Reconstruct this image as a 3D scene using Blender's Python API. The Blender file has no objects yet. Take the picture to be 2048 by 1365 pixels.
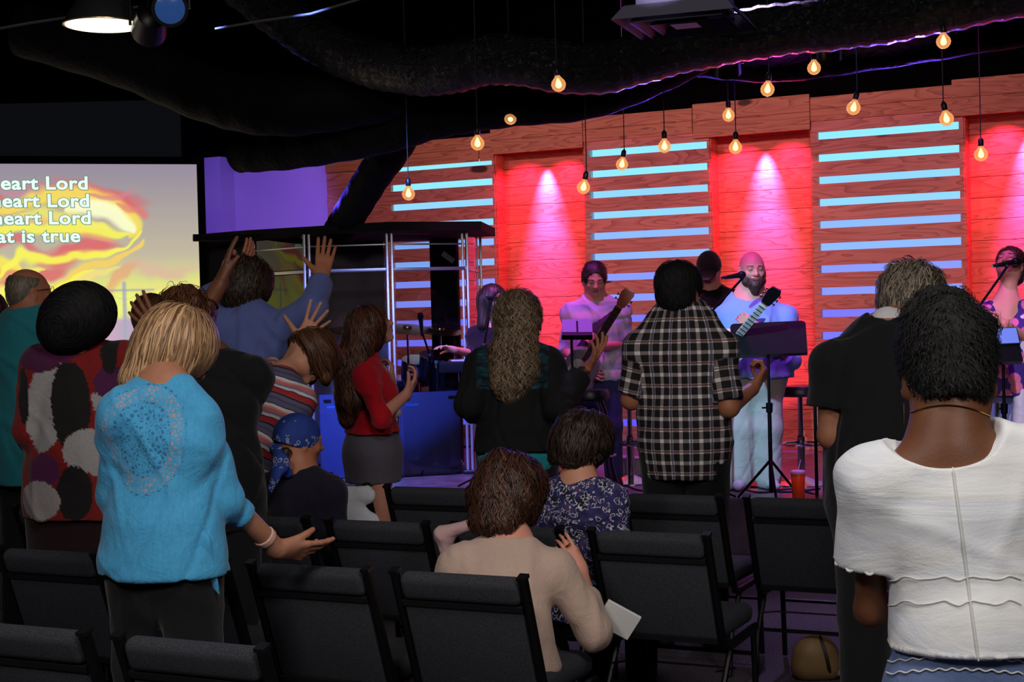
import bpy, math, random
import numpy as np
from mathutils import Vector, Matrix, noise as mnoise

SC = bpy.context.scene
COL = SC.collection
PI = math.pi
FPX = 3000.0                       # focal length in pixels of a 2048 wide frame
CAMH = 1.65
PITCH = math.radians(0.81)
ROLL = math.radians(-1.45)
A = math.radians(26.0)             # the stage wall is turned this far from the picture plane

# ---------------------------------------------------------------- camera
cam_d = bpy.data.cameras.new('camera'); cam = bpy.data.objects.new('camera', cam_d); COL.objects.link(cam)
cam_d.sensor_width = 36.0; cam_d.lens = 36.0*FPX/2048.0; cam_d.clip_end = 60
cam_d.dof.use_dof = False
CAMM = Matrix.Translation((0, 0, CAMH)) @ Matrix.Rotation(PI/2-PITCH, 4, 'X') @ Matrix.Rotation(ROLL, 4, 'Z')
cam.matrix_world = CAMM
SC.camera = cam
cam_d['kind'] = 'helper'

def W(px, py, z):
    """a point of the place: seen at px, py of the photograph and z metres away from the camera"""
    v = CAMM @ Vector(((px-1024)/FPX*z, -(py-682.5)/FPX*z, -z))
    return np.array(v)
CA, SA = math.cos(A), math.sin(A)
def Rm(u, n, z=0.0):
    """room coordinates: u along the stage wall, n towards the stage, z up"""
    return np.array((u*CA+n*SA, -u*SA+n*CA, z))
def UZ(px, py, n):
    d = W(px, py, 1.0)-np.array((0, 0, CAMH))
    t = n/(d[0]*SA+d[1]*CA)
    p = d*t
    return p[0]*CA-p[1]*SA, p[2]+CAMH

# ---------------------------------------------------------------- light
SC.view_settings.view_transform = 'Standard'; SC.view_settings.look = 'None'
SC.view_settings.exposure = 0.0; SC.view_settings.gamma = 1.0; SC.view_settings.use_curve_mapping = False
SC.cycles.max_bounces = 6; SC.cycles.diffuse_bounces = 3; SC.cycles.glossy_bounces = 3
SC.cycles.transparent_max_bounces = 12; SC.cycles.transmission_bounces = 4
SC.cycles.sample_clamp_indirect = 3.0; SC.cycles.blur_glossy = 1.0
SC.cycles.caustics_reflective = False; SC.cycles.caustics_refractive = False
SC.cycles.use_denoising = True
world = bpy.data.worlds.new('world'); SC.world = world; world.use_nodes = True
world.node_tree.nodes['Background'].inputs[0].default_value = (0.30, 0.32, 0.45, 1)
world.node_tree.nodes['Background'].inputs[1].default_value = 0.012

def lamp(kind, name, loc, target, col, power, size=.3, ang=40, blend=.5, size_y=None):
    d = bpy.data.lights.new(name, kind); o = bpy.data.objects.new(name, d); COL.objects.link(o)
    d.energy = power; d.color = col
    if kind == 'AREA':
        d.size = size
        if size_y: d.shape = 'RECTANGLE'; d.size_y = size_y
    elif kind == 'SPOT':
        d.spot_size = math.radians(ang); d.spot_blend = blend; d.shadow_soft_size = size
    else:
        d.shadow_soft_size = size
    o.location = tuple(loc)
    if target is not None:
        v = Vector(tuple(np.array(target, float)-np.array(loc, float)))
        o.rotation_euler = v.to_track_quat('-Z', 'Y').to_euler()
    return o
# house lights over the rows behind the photographer
lamp('AREA', 'house_lamp', (1.9, 0.6, 3.5), (1.2, 4.0, .9), (1.0, .93, .86), 48, 0.7)
lamp('AREA', 'house_lamp', (-1.6, 0.9, 3.5), (-1.2, 4.8, .9), (1.0, .94, .90), 52, 0.7)
lamp('AREA', 'house_lamp', (0.2, 2.6, 4.0), (.3, 6.5, .9), (1.0, .93, .88), 34, 0.8)
# wash on the wood wall from the truss over the stage front
for u, p in ((-7.4, 70), (-5.6, 80), (-3.9, 90), (-2.2, 90)):
    lamp('SPOT', 'wash_lamp', Rm(u, 9.6, 4.0), Rm(u-.1, 13.2, 2.3), (1.0, .36, .52), p*1.3, .12, 90, .9)
for u in (-5.0, -3.9, -2.8, -1.8):
    lamp('SPOT', 'magenta_lamp', Rm(u, 9.2, 4.3), Rm(u-.1, 10.4, .4), (.78, .10, 1.0), 210, .08, 56, .8)
lamp('SPOT', 'blue_lamp', (-1.1, 8.2, 3.5), (-.65, 12.0, .9), (.15, .24, 1.0), 1150, .08, 34, .7)
lamp('SPOT', 'blue_lamp', (-1.7, 8.4, 3.5), (-1.4, 12.1, .8), (.15, .24, 1.0), 1000, .08, 34, .7)
# blue light thrown on the white wall left of the stage
lamp('SPOT', 'blue_lamp', Rm(-8.4, 11.0, 2.7), Rm(-9.7, 13.55, 2.75), (.20, .10, 1.0), 200, .08, 60, .7)
lamp('SPOT', 'purple_lamp', Rm(-3.0, 9.7, 4.3), (1.35, 6.9, 0), (.62, .45, 1.0), 420, .15, 46, .9)
# key light on the singers
lamp('SPOT', 'key_lamp', (-1.2, 5.6, 3.9), W(1500, 740, 10.5), (.34, .64, 1.0), 1900, .05, 14, .35)
lamp('SPOT', 'key_lamp', (2.4, 5.5, 3.9), W(2030, 760, 9.8), (.72, .60, 1.0), 620, .06, 15, .5)
lamp('SPOT', 'key_lamp', (.8, 6.0, 3.9), W(1200, 700, 11.2), (.66, .62, 1.0), 330, .06, 12, .5)
lamp('SPOT', 'key_lamp', (-.3, 10.3, 4.0), W(950, 650, 11.3), (1.0, .20, .75), 160, .06, 20, .6)
# added unseen spots behind the stage front, coloured edge light for the ducts
lamp('SPOT', 'added_duct_light', (-1.6, 12.4, 2.7), W(860, 230, 9.9), (.10, .06, 1.0), 60, .05, 60, .7)
lamp('SPOT', 'added_duct_light', (1.2, 12.0, 2.9), W(1330, 110, 9.3), (.12, .06, 1.0), 300, .05, 60, .7)
lamp('SPOT', 'added_duct_light', (3.0, 11.0, 3.0), W(1800, 40, 8.8), (.14, .06, 1.0), 240, .05, 60, .7)
lamp('SPOT', 'added_duct_light', (2.0, 11.6, 2.9), W(1560, 70, 9.0), (1.0, .04, .2), 120, .05, 22, .7)

# ---------------------------------------------------------------- helpers
def lin(c):
    return tuple(((v/255)/12.92 if v/255 <= .04045 else ((v/255+.055)/1.055)**2.4) for v in c)
def arr(x): return np.array(x, float)
def unit(v):
    v = arr(v); return v/max(1e-9, np.linalg.norm(v))

class MB:
    def __init__(s): s.v = []; s.f = []
    def add(s, v, f):
        o = len(s.v); s.v += [tuple(map(float, p)) for p in v]; s.f += [tuple(i+o for i in q) for q in f]; return s
    def box(s, c, d, R=None, taper=None):
        P = []
        for x, y, z in ((-1,-1,-1),(1,-1,-1),(1,1,-1),(-1,1,-1),(-1,-1,1),(1,-1,1),(1,1,1),(-1,1,1)):
            p = arr((x*d[0]/2, y*d[1]/2, z*d[2]/2))
            if taper and z > 0: p[0] *= taper; p[1] *= taper
            if R is not None: p = R@p
            P.append(p+arr(c))
        return s.add(P, [(0,3,2,1),(4,5,6,7),(0,1,5,4),(1,2,6,5),(2,3,7,6),(3,0,4,7)])
    def rbox(s, c, d, r=.01, R=None, seg=3):
        """box with its vertical (local z) edges and rims rounded"""
        hx, hy, hz = d[0]/2, d[1]/2, d[2]/2; r = min(r, hx*.99, hy*.99, hz*.99)
        rings = []
        lev = [(-hz, -r)] + [(-hz+r-r*math.cos(t*PI/2/seg), -(r-r*math.sin(t*PI/2/seg))) for t in range(1, seg+1)]
        lev2 = [(-z, o) for z, o in reversed(lev)]
        for z, o in lev+lev2:
            ring = []
            for q, (sx, sy) in enumerate(((1,1),(-1,1),(-1,-1),(1,-1))):
                for t in range(seg+1):
                    an = q*PI/2 + t*PI/2/seg; rr = r+o
                    p = arr((sx*(hx-r)+rr*math.cos(an), sy*(hy-r)+rr*math.sin(an), z))
                    if R is not None: p = R@p
                    ring.append(p+arr(c))
            rings.append(ring)
        n = len(rings[0]); V = [p for g in rings for p in g]; F = []
        for i in range(len(rings)-1):
            for j in range(n):
                F.append((i*n+j, i*n+(j+1)%n, (i+1)*n+(j+1)%n, (i+1)*n+j))
        F.append(tuple(reversed(range(n)))); F.append(tuple(range((len(rings)-1)*n, len(rings)*n)))
        return s.add(V, F)
    def tube(s, pts, r, seg=8, caps=True, flat=1.0, up=None):
        pts = [arr(p) for p in pts]; n = len(pts); rr = r if hasattr(r, '__len__') else [r]*n
        V = []; F = []; prev = None
        for i, p in enumerate(pts):
            t = unit(pts[min(i+1, n-1)]-pts[max(i-1, 0)])
            if prev is None:
                a = arr(up) if up is not None else (arr((0,0,1)) if abs(t[2]) < .9 else arr((1,0,0)))
            else: a = prev
            a = unit(a-t*np.dot(a, t)); prev = a; b = np.cross(t, a)
            for k in range(seg):
                an = 2*PI*k/seg
                V.append(p+rr[i]*(a*math.cos(an)*flat+b*math.sin(an)))
        for i in range(n-1):
            for k in range(seg): F.append((i*seg+k, i*seg+(k+1)%seg, (i+1)*seg+(k+1)%seg, (i+1)*seg+k))
        if caps: F.append(tuple(reversed(range(seg)))); F.append(tuple(range((n-1)*seg, n*seg)))
        return s.add(V, F)
    def lathe(s, prof, c=(0,0,0), ax=(0,0,1), seg=24):
        ax = unit(ax); a = arr((1,0,0)) if abs(ax[0]) < .9 else arr((0,1,0)); a = unit(a-ax*np.dot(a, ax)); b = np.cross(ax, a)
        V = []; F = []; n = len(prof)
        for (r, z) in prof:
            for k in range(seg):
                an = 2*PI*k/seg; V.append(arr(c)+ax*z+max(r, 1e-4)*(a*math.cos(an)+b*math.sin(an)))
        for i in range(n-1):
            for k in range(seg): F.append((i*seg+k, i*seg+(k+1)%seg, (i+1)*seg+(k+1)%seg, (i+1)*seg+k))
        F.append(tuple(reversed(range(seg)))); F.append(tuple(range((n-1)*seg, n*seg)))
        return s.add(V, F)
    def prism(s, poly, c, ex, ey, ez, h):
        """outline poly (in ex, ey) thickened h along ez"""
        ex, ey, ez, c = arr(ex), arr(ey), arr(ez), arr(c); n = len(poly)
        V = [c+ex*x+ey*y-ez*h/2 for x, y in poly]+[c+ex*x+ey*y+ez*h/2 for x, y in poly]
        F = [tuple(reversed(range(n))), tuple(range(n, 2*n))]+[(i, (i+1)%n, n+(i+1)%n, n+i) for i in range(n)]
        return s.add(V, F)

def pmat(parent):
    m = parent.matrix_basis.copy()
    if parent.parent: m = pmat(parent.parent) @ parent.matrix_parent_inverse @ m
    return m
def link(name, me, mat, parent=None, smooth=True, bevel=0):
    o = bpy.data.objects.new(name, me); COL.objects.link(o)
    if mat is not None: me.materials.append(mat)
    if smooth:
        me.polygons.foreach_set('use_smooth', [True]*len(me.polygons))
    if parent is not None:
        o.parent = parent; o.matrix_parent_inverse = pmat(parent).inverted()
    if bevel:
        b = o.modifiers.new('bevel', 'BEVEL'); b.width = bevel; b.segments = 2; b.limit_method = 'ANGLE'
    return o
def part(name, mb, mat, parent=None, smooth=False, bevel=0, label=None):
    me = bpy.data.meshes.new(name); me.from_pydata(mb.v, [], mb.f); me.update()
    o = link(name, me, mat, parent, smooth, bevel)
    if smooth:
        try: me.set_sharp_from_angle(angle=math.radians(40))
        except Exception: pass
    if label: o['label'] = label
    return o
def thing(name, label, cat, loc=(0,0,0), rotz=0, group=None):
    o = bpy.data.objects.new(name, None); COL.objects.link(o); o.empty_display_size = .1
    o.location = tuple(map(float, loc)); o.rotation_euler = (0, 0, rotz)
    o['label'] = label; o['category'] = cat
    if group: o['group'] = group
    return o
def tag(o, label, cat, group=None, kind=None):
    o['label'] = label; o['category'] = cat
    if group: o['group'] = group
    if kind: o['kind'] = kind
    return o
def struct(name, mb, mat, smooth=False, label=None, bevel=0):
    o = part(name, mb, mat, None, smooth, bevel); o['kind'] = 'structure'
    if label: o['label'] = label
    return o
def dup(root, loc, rotz, label):
    def cp(o, par):
        c = o.copy(); COL.objects.link(c)
        if par is not None: c.parent = par
        for ch in [q for q in KIDS.get(o.name, [])]: cp(ch, c)
        return c
    KIDS = {}
    for q in bpy.data.objects:
        if q.parent: KIDS.setdefault(q.parent.name, []).append(q)
    c = cp(root, None); c.location = tuple(map(float, loc)); c.rotation_euler = (0, 0, rotz); c['label'] = label
    return c

# ---------------------------------------------------------------- materials
def newmat(name):
    m = bpy.data.materials.new(name); m.use_nodes = True; nt = m.node_tree
    return m, nt, nt.nodes['Principled BSDF']
def N(nt, t, **kw):
    n = nt.nodes.new(t)
    for k, v in kw.items():
        if k in n.inputs: n.inputs[k].default_value = v
        else: setattr(n, k, v)
    return n
def mathn(nt, op, a, b=None):
    n = nt.nodes.new('ShaderNodeMath'); n.operation = op
    for i, x in enumerate((a, b)):
        if x is None: continue
        if isinstance(x, (int, float)): n.inputs[i].default_value = x
        else: nt.links.new(x, n.inputs[i])
    return n.outputs[0]
def mix(nt, fac, a, b, blend='MIX'):
    n = nt.nodes.new('ShaderNodeMix'); n.data_type = 'RGBA'; n.blend_type = blend
    for sock, x in ((n.inputs[0], fac), (n.inputs[6], a), (n.inputs[7], b)):
        if isinstance(x, (int, float)): sock.default_value = x
        elif isinstance(x, tuple): sock.default_value = x if len(x) == 4 else (*x, 1)
        else: nt.links.new(x, sock)
    return n.outputs[2]
def ramp(nt, fac, stops, interp='LINEAR'):
    n = nt.nodes.new('ShaderNodeValToRGB'); n.color_ramp.interpolation = interp
    e = n.color_ramp.elements
    while len(e) < len(stops): e.new(.5)
    for el, (p, c) in zip(e, stops):
        el.position = p; el.color = (*c, 1) if len(c) == 3 else c
    nt.links.new(fac, n.inputs[0]); return n.outputs[0]
def simple(name, c, rough=.6, metal=0.0, srgb=True, spec=.5, coat=0, emis=0):
    m, nt, b = newmat(name); c = lin(c) if srgb else c
    b.inputs['Base Color'].default_value = (*c, 1); b.inputs['Roughness'].default_value = rough
    b.inputs['Metallic'].default_value = metal; b.inputs['Specular IOR Level'].default_value = spec
    if coat: b.inputs['Coat Weight'].default_value = coat
    if emis:
        b.inputs['Emission Color'].default_value = (*c, 1); b.inputs['Emission Strength'].default_value = emis
    return m
def emit(name, c, s):
    m, nt, b = newmat(name); b.inputs['Base Color'].default_value = (0, 0, 0, 1)
    b.inputs['Emission Color'].default_value = (*c, 1); b.inputs['Emission Strength'].default_value = s
    return m
def objco(nt, attr=None):
    if attr:
        n = nt.nodes.new('ShaderNodeAttribute'); n.attribute_name = attr; return n.outputs['Vector']
    return nt.nodes.new('ShaderNodeTexCoord').outputs['Object']
def noise(nt, co, scale, detail=3, rough=.5, dist=0, vec=None):
    if vec is not None:
        mp = nt.nodes.new('ShaderNodeMapping'); mp.inputs['Scale'].default_value = vec; nt.links.new(co, mp.inputs[0]); co = mp.outputs[0]
    n = N(nt, 'ShaderNodeTexNoise', Scale=scale, Detail=detail, Roughness=rough, Distortion=dist)
    nt.links.new(co, n.inputs['Vector']); return n.outputs[0]
def bump(nt, b, h, strength=.3, dist=.01, prev=None):
    n = N(nt, 'ShaderNodeBump', Strength=strength, Distance=dist); nt.links.new(h, n.inputs['Height'])
    if prev is not None: nt.links.new(prev, n.inputs['Normal'])
    nt.links.new(n.outputs[0], b.inputs['Normal']); return n.outputs[0]
def cloth(name, c, c2=None, rough=.85, wr=.5, weave=260, colattr=None, var=.18, sheen=.15):
    """plain cloth: weave and soft creases; colattr reads the dye pattern stored on the mesh"""
    m, nt, b = newmat(name); co = objco(nt)
    c = lin(c); base = (*c, 1)
    nz = noise(nt, co, 9, 4)
    if colattr:
        a = nt.nodes.new('ShaderNodeAttribute'); a.attribute_name = colattr; src = a.outputs['Color']
    elif c2: src = mix(nt, nz, base, (*lin(c2), 1))
    else: src = base
    fine = noise(nt, co, weave, 2)
    f = nt.nodes.new('ShaderNodeMapRange'); f.inputs['To Min'].default_value = 1-var; f.inputs['To Max'].default_value = 1+var
    nt.links.new(fine, f.inputs[0])
    out = nt.nodes.new('ShaderNodeMix'); out.data_type = 'RGBA'; out.blend_type = 'MULTIPLY'; out.inputs[0].default_value = 1
    if isinstance(src, tuple): out.inputs[6].default_value = src
    else: nt.links.new(src, out.inputs[6])
    nt.links.new(f.outputs[0], out.inputs[7]); nt.links.new(out.outputs[2], b.inputs['Base Color'])
    b.inputs['Roughness'].default_value = rough; b.inputs['Sheen Weight'].default_value = sheen
    b.inputs['Specular IOR Level'].default_value = .2
    p = bump(nt, b, noise(nt, co, 11, 3, .55, 1.2), wr, .012)
    bump(nt, b, fine, .25, .002, p)
    return m
def skinm(name, c, c2=None, rough=.5):
    m, nt, b = newmat(name); co = objco(nt); c = lin(c)
    c2 = lin(c2) if c2 else (min(1, c[0]*1.15), c[1]*.78, c[2]*.72)
    s = mix(nt, noise(nt, co, 14, 4, .6), (*c, 1), (*c2, 1)); nt.links.new(s, b.inputs['Base Color'])
    b.inputs['Roughness'].default_value = rough; b.inputs['Specular IOR Level'].default_value = .35
    b.inputs['Subsurface Weight'].default_value = .08; b.inputs['Subsurface Radius'].default_value = (.02, .008, .005)
    bump(nt, b, noise(nt, co, 160, 3), .25, .002)
    return m
def hairm(name, dark, light, rough=.45, scale=1.0):
    m, nt, b = newmat(name); co = objco(nt)
    a = nt.nodes.new('ShaderNodeAttribute'); a.attribute_name = 'tone'
    n1 = noise(nt, co, 60*scale, 3, .6, 0, (1, 1, .15))
    f = mathn(nt, 'ADD', mathn(nt, 'MULTIPLY', a.outputs['Fac'], .75), mathn(nt, 'MULTIPLY', n1, .3))
    c = ramp(nt, f, [(0.12, lin(dark)), (.85, lin(light))]); nt.links.new(c, b.inputs['Base Color'])
    b.inputs['Roughness'].default_value = rough; b.inputs['Specular IOR Level'].default_value = .4
    bump(nt, b, n1, .5, .004)
    return m
def woodm(name, dark, light, knots=True, ax=0, scale=1.0):
    """pine plank: long grain along the board, cathedral figure, knots; tone differs per board through object coords"""
    m, nt, b = newmat(name); co = objco(nt)
    sep = nt.nodes.new('ShaderNodeSeparateXYZ'); nt.links.new(co, sep.inputs[0])
    row = mathn(nt, 'FLOOR', mathn(nt, 'DIVIDE', sep.outputs[2], .2*scale))
    off = nt.nodes.new('ShaderNodeCombineXYZ'); nt.links.new(mathn(nt, 'MULTIPLY', row, 7.31), off.inputs[0]); nt.links.new(mathn(nt, 'MULTIPLY', row, 3.7), off.inputs[1])
    ad = N(nt, 'ShaderNodeVectorMath', operation='ADD'); nt.links.new(co, ad.inputs[0]); nt.links.new(off.outputs[0], ad.inputs[1]); c2 = ad.outputs[0]
    big = noise(nt, c2, 1.0, 2, .5, .6, (1.1, 1, 8))
    rings = mathn(nt, 'FRACT', mathn(nt, 'MULTIPLY', big, 9))
    rings = mathn(nt, 'POWER', rings, 3)
    fine = noise(nt, c2, 1.0, 4, .6, 0, (6, 6, 160))
    kn = noise(nt, c2, 1.0, 1, .4, 0, (2.2, 1, 7))
    tone = nt.nodes.new('ShaderNodeTexWhiteNoise'); tone.noise_dimensions = '1D'; nt.links.new(row, tone.inputs['W'])
    f = mathn(nt, 'ADD', mathn(nt, 'MULTIPLY', rings, .5), mathn(nt, 'MULTIPLY', fine, .35))
    f = mathn(nt, 'ADD', f, mathn(nt, 'MULTIPLY', tone.outputs[0], .22))
    c = ramp(nt, f, [(.15, lin(light)), (.95, lin(dark))])
    k = ramp(nt, kn, [(.735, (0, 0, 0)), (.775, (1, 1, 1))])
    c = mix(nt, k, c, (*lin((70, 38, 20)), 1)); nt.links.new(c, b.inputs['Base Color'])
    b.inputs['Roughness'].default_value = .55
    bump(nt, b, f, .25, .004)
    return m

M = {}
M['black_wall'] = simple('black_paint', (8, 8, 9), .95, spec=.05)
M['ceiling'] = simple('ceiling_black', (8, 8, 9), .95, spec=.05)
M['wood'] = woodm('pine_boards', (156, 96, 68), (230, 178, 146))
M['wood_head'] = woodm('pine_header', (150, 92, 52), (222, 172, 116), scale=2.0)
M['white_wall'] = simple('white_paint', (205, 202, 208), .8)
M['black_metal'] = simple('black_metal', (14, 14, 15), .35, .6)
M['black_plastic'] = simple('black_plastic', (16, 16, 18), .45)
M['chrome'] = simple('chrome', (215, 215, 222), .12, 1)
M['alu'] = simple('aluminium', (190, 190, 198), .35, .7)
M['rubber'] = simple('rubber', (12, 12, 12), .8)
# ================================================================ the room
def planked(name, c, d):  return None
NW = 13.2                      # the slatted wall
ST = .40                       # stage floor height
SF = 9.82                      # stage front
RZ = -A
Rrot = np.array(((CA, SA, 0), (-SA, CA, 0), (0, 0, 1)))
def rbx(mb, u0, u1, n0, n1, z0, z1):
    mb.box(Rm((u0+u1)/2, (n0+n1)/2, (z0+z1)/2), (abs(u1-u0), abs(n1-n0), abs(z1-z0)), Rrot); return mb
def roomobj(o):
    return o
# carpet
m, nt, b = newmat('carpet'); co = objco(nt)
c = ramp(nt, noise(nt, co, 90, 4, .7), [(.35, lin((38, 34, 44))), (.7, lin((104, 96, 112)))]); nt.links.new(c, b.inputs['Base Color'])
b.inputs['Roughness'].default_value = .95; bump(nt, b, noise(nt, co, 240, 2), .6, .006); M['carpet'] = m
fl = MB(); fl.box((0, 7, -.05), (26, 30, .1)); struct('floor', fl, M['carpet'])
ce = MB(); ce.box((0, 7, 5.05), (26, 30, .1)); struct('ceiling', ce, M['ceiling'])
wl = MB(); rbx(wl, -11.5, 7.5, 14.6, 14.8, 0, 5); struct('wall_back', wl, M['black_wall'])
wl = MB(); wl.box((7.2, 5, 2.5), (.2, 24, 5)); struct('wall_right', wl, M['black_wall'])
wl = MB(); wl.box((-8.2, 6, 2.5), (.2, 26, 5)); struct('wall_left', wl, M['black_wall'])
wl = MB(); wl.box((0, -6.1, 2.5), (16, .2, 5)); struct('wall_rear', wl, M['black_wall'])
# black upper wall over the slats, so the wood reads against black
# stage platform
m, nt, b = newmat('stage_paint'); co = objco(nt)
c = ramp(nt, noise(nt, co, 5, 5, .6), [(.3, lin((70, 66, 72))), (.7, lin((120, 114, 120)))]); nt.links.new(c, b.inputs['Base Color']); b.inputs['Roughness'].default_value = .35
M['stage'] = m
sg = MB()
# the front runs at SF, the left end sweeps back round the drum booth
uL = UZ(690, 985, SF)[0]
outl = [(uL-.9, SF+.9), (uL-.35, SF+.25), (uL+.2, SF), (6.8, SF), (6.8, 14.5), (-6.9, 14.5), (-6.9, SF+2.2), (uL-1.2, SF+1.5)]
pts = [(u, n) for u, n in outl]
sg.prism([(p[0], p[1]) for p in pts], (0, 0, ST/2), (CA, -SA, 0), (SA, CA, 0), (0, 0, 1), ST)
struct('floor_stage', sg, M['stage'], bevel=.02)

# ---- slatted feature wall: five bays
ZT = 3.57
def uat(px, py): return UZ(px, py, NW)[0]
b0 = uat(652, 330); s1a = uat(780, 340); s1b = uat(983, 325); r1a = uat(988, 330); r1b = uat(1168, 320)
s2a = uat(1176, 310); s2b = uat(1413, 292); r2a = uat(1418, 290); r2b = uat(1622, 275)
s3a = uat(1634, 272); s3b = uat(1917, 245); r3a = uat(1926, 240); r3b = r3a+1.05
s4a = r3b+.06; s4b = s4a+1.1
zs0 = UZ(1640, 272, NW)[1]       # top slit centre
PT = (UZ(1640, 272, NW)[1]-UZ(1641, 672, NW)[1])/9
GAP = .062
def slatbay(ua, ub, ga, gb, ztop, n0=NW, n1=NW+.025):
    """boards across a bay from ua to ub, light gaps from ga to gb"""
    z = zs0; tops = max(ztop, zs0+GAP/2+.10); k = 0
    boards = []
    while z > ST+.05:
        boards.append((z+GAP/2, tops)); tops = z-GAP/2; z -= PT; k += 1
    boards.append((ST, tops))
    for lo, hi in boards:
        if hi-lo < .02: continue
        mb = MB(); rbx(mb, ua, ub, n0, n1, lo+.0015, hi-.0015)
        o = part('slat_board', mb, M['wood'], wallT, bevel=.003)
    st = MB()                   # upright battens that close the gaps at both ends
    rbx(st, ua, ga, n1-.018, n1+.03, ST, zs0+.1); rbx(st, gb, ub, n1-.018, n1+.03, ST, zs0+.1)
    part('batten', st, M['wood'], wallT)
    # cavity: matt white back panel and side cheeks, closed by a top board
    bk = MB(); rbx(bk, ua, ub, n1+.16, n1+.18, ST, zs0+.14); rbx(bk, ua, ua+.015, n1, n1+.17, ST, zs0+.14); rbx(bk, ub-.015, ub, n1, n1+.17, ST, zs0+.14)
    rbx(bk, ua, ub, n1+.03, n1+.17, zs0+.12, zs0+.14)
    part('back_panel', bk, M['white_wall'], wallT, label='white panel behind the added glowing sheets')
    nseg = 7
    for i in range(nseg):       # added glowing sheets, stacked to imitate backlight that fades downwards
        z1 = zs0+.10-(zs0-ST)*i/nseg; z0 = z1-(zs0-ST)/nseg+.01
        pn = MB(); rbx(pn, ua+.02, ub-.02, n1+.14, n1+.155, z0, z1); part('led_panel', pn, GLOWM[i], wallT)
GLOWM = [emit('led_%d' % i, lin(c), 1.12) for i, c in enumerate(((140, 226, 255), (140, 208, 255), (136, 180, 255), (132, 150, 255), (118, 118, 250), (104, 98, 246), (92, 84, 242)))]  # light falloff painted as glow colours stepping from cyan to blue
wallT = thing('slatted_wall', 'pine board stage wall with blue light showing through its horizontal gaps', 'wall panelling', Rm(0, NW, ST))
slatbay(b0, r1a, s1a, s1b, ZT-.10)
slatbay(r1b, r2a, s2a, s2b, ZT-.32)
slatbay(r2b, r3a, s3a, s3b, ZT-.30)
slatbay(r3b, s4b+.1, s4a, s4b, ZT-.30)
# recessed plank bays
m = woodm('pine_recess', (150, 84, 48), (224, 160, 108)); M['wood_rec'] = m
zrt = UZ(1520, 272, NW)[1]+.02
for (ua, ub, zt) in ((r1a, r1b, zrt), (r2a, r2b, zrt), (r3a, r3b, zrt)):
    z = ST
    while z < zt+.02:
        mb = MB(); rbx(mb, ua-.02, ub+.02, NW+.205, NW+.225, z+.002, z+.181)
        part('recess_board', mb, M['wood_rec'], wallT, bevel=.002); z += .183
    ck = MB(); rbx(ck, ua-.002, ua+.014, NW+.02, NW+.21, ST, zt); rbx(ck, ub-.014, ub+.002, NW+.02, NW+.21, ST, zt)
    part('cheek_board', ck, M['wood_rec'], wallT)
# header boards
edges = [(b0, r1a, ZT-.13, ZT-.10+.0), (r1a, r1b, 0, 0), (r1b, r2a, 0, 0), (r2a, r2b, 0, 0), (r2b, r3a, 0, 0), (r3a, s4b+.1, 0, 0)]
def hd(ua, ub, z0, z1, nn=-.03):
    mid = (z0+z1)/2
    for lo, hi in ((z0, mid), (mid, z1)):
        mb = MB(); rbx(mb, ua, ub, NW+nn, NW+nn+.022, lo+.001, hi-.001); part('header_board', mb, M['wood_head'], wallT, bevel=.003)
hd(r1a-.02, r1b, zrt, ZT-.02, -.03)
hd(r1b, uat(1385, 260), zs0+GAP/2+.08, ZT-.01, -.012); hd(uat(1388, 260), r2b, zrt, ZT+.02, -.035)
hd(r2b, uat(1905, 200), zs0+GAP/2+.10, ZT-.01, -.012); hd(uat(1905, 200), s4b, zrt+.01, ZT+.03, -.035)
hd(uat(960, 300), r1a, ZT-.35, ZT-.08, -.014)
hd(b0, uat(958, 300), ZT-.35, ZT-.10, -.02)
# coloured grazing lights tucked behind the headers
for ua, ub in ((r1a, r1b), (r2a, r2b), (r3a, r3b)):
    uc = (ua+ub)/2
    lamp('SPOT', 'recess_lamp', Rm(uc, NW+.08, zrt+.05), Rm(uc, NW+.30, zrt-1.05), (1.0, .10, .80), 380, .012, 40, .9)
    lamp('SPOT', 'recess_lamp', Rm(uc, NW-.25, zrt+.02), Rm(uc, NW+.21, zrt-1.05), (1.0, .06, .80), 330, .03, 34, 1.0)
    lamp('SPOT', 'recess_lamp', Rm(uc, NW+.09, zrt+.04), Rm(uc, NW+.32, zrt-.9), (.60, .25, 1.0), 120, .012, 24, .9)
    for du in (-.22, .22):
        lamp('SPOT', 'recess_lamp', Rm(uc+du, NW-.02, zrt+.0), Rm(uc+du, NW+.30, zrt-1.2), (1.0, .02, .15), 74, .03, 120, .9)
    lamp('SPOT', 'recess_lamp', Rm(uc, NW-.5, ST+.06), Rm(uc, NW+.2, ST+1.5), (1.0, .02, .14), 60, .03, 90, .9)
    cn = MB(); cn.lathe([(.03, 0), (.035, .01), (.035, .07), (.02, .08)], Rm(uc, NW+.08, zrt+.07), (0, 0, 1), 16)
    part('spot_fixture', cn, M['black_metal'], wallT, True)

# ---- white wall panel left of the slats, a short return and a column
Nw = 13.55
uw0, zt = UZ(437, 316, Nw); uw1 = UZ(660, 334, Nw)[0]
wp = MB(); rbx(wp, uw0, uw1, Nw, Nw+.12, 0, 3.37)
struct('wall_white', wp, M['white_wall'])
cw = MB(); a_, zc = UZ(407, 316, Nw-.25); b_ = UZ(440, 316, Nw-.25)[0]
rbx(cw, a_, b_, Nw-.25, Nw+.1, 0, zc); struct('wall_column', cw, M['white_wall'])

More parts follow.
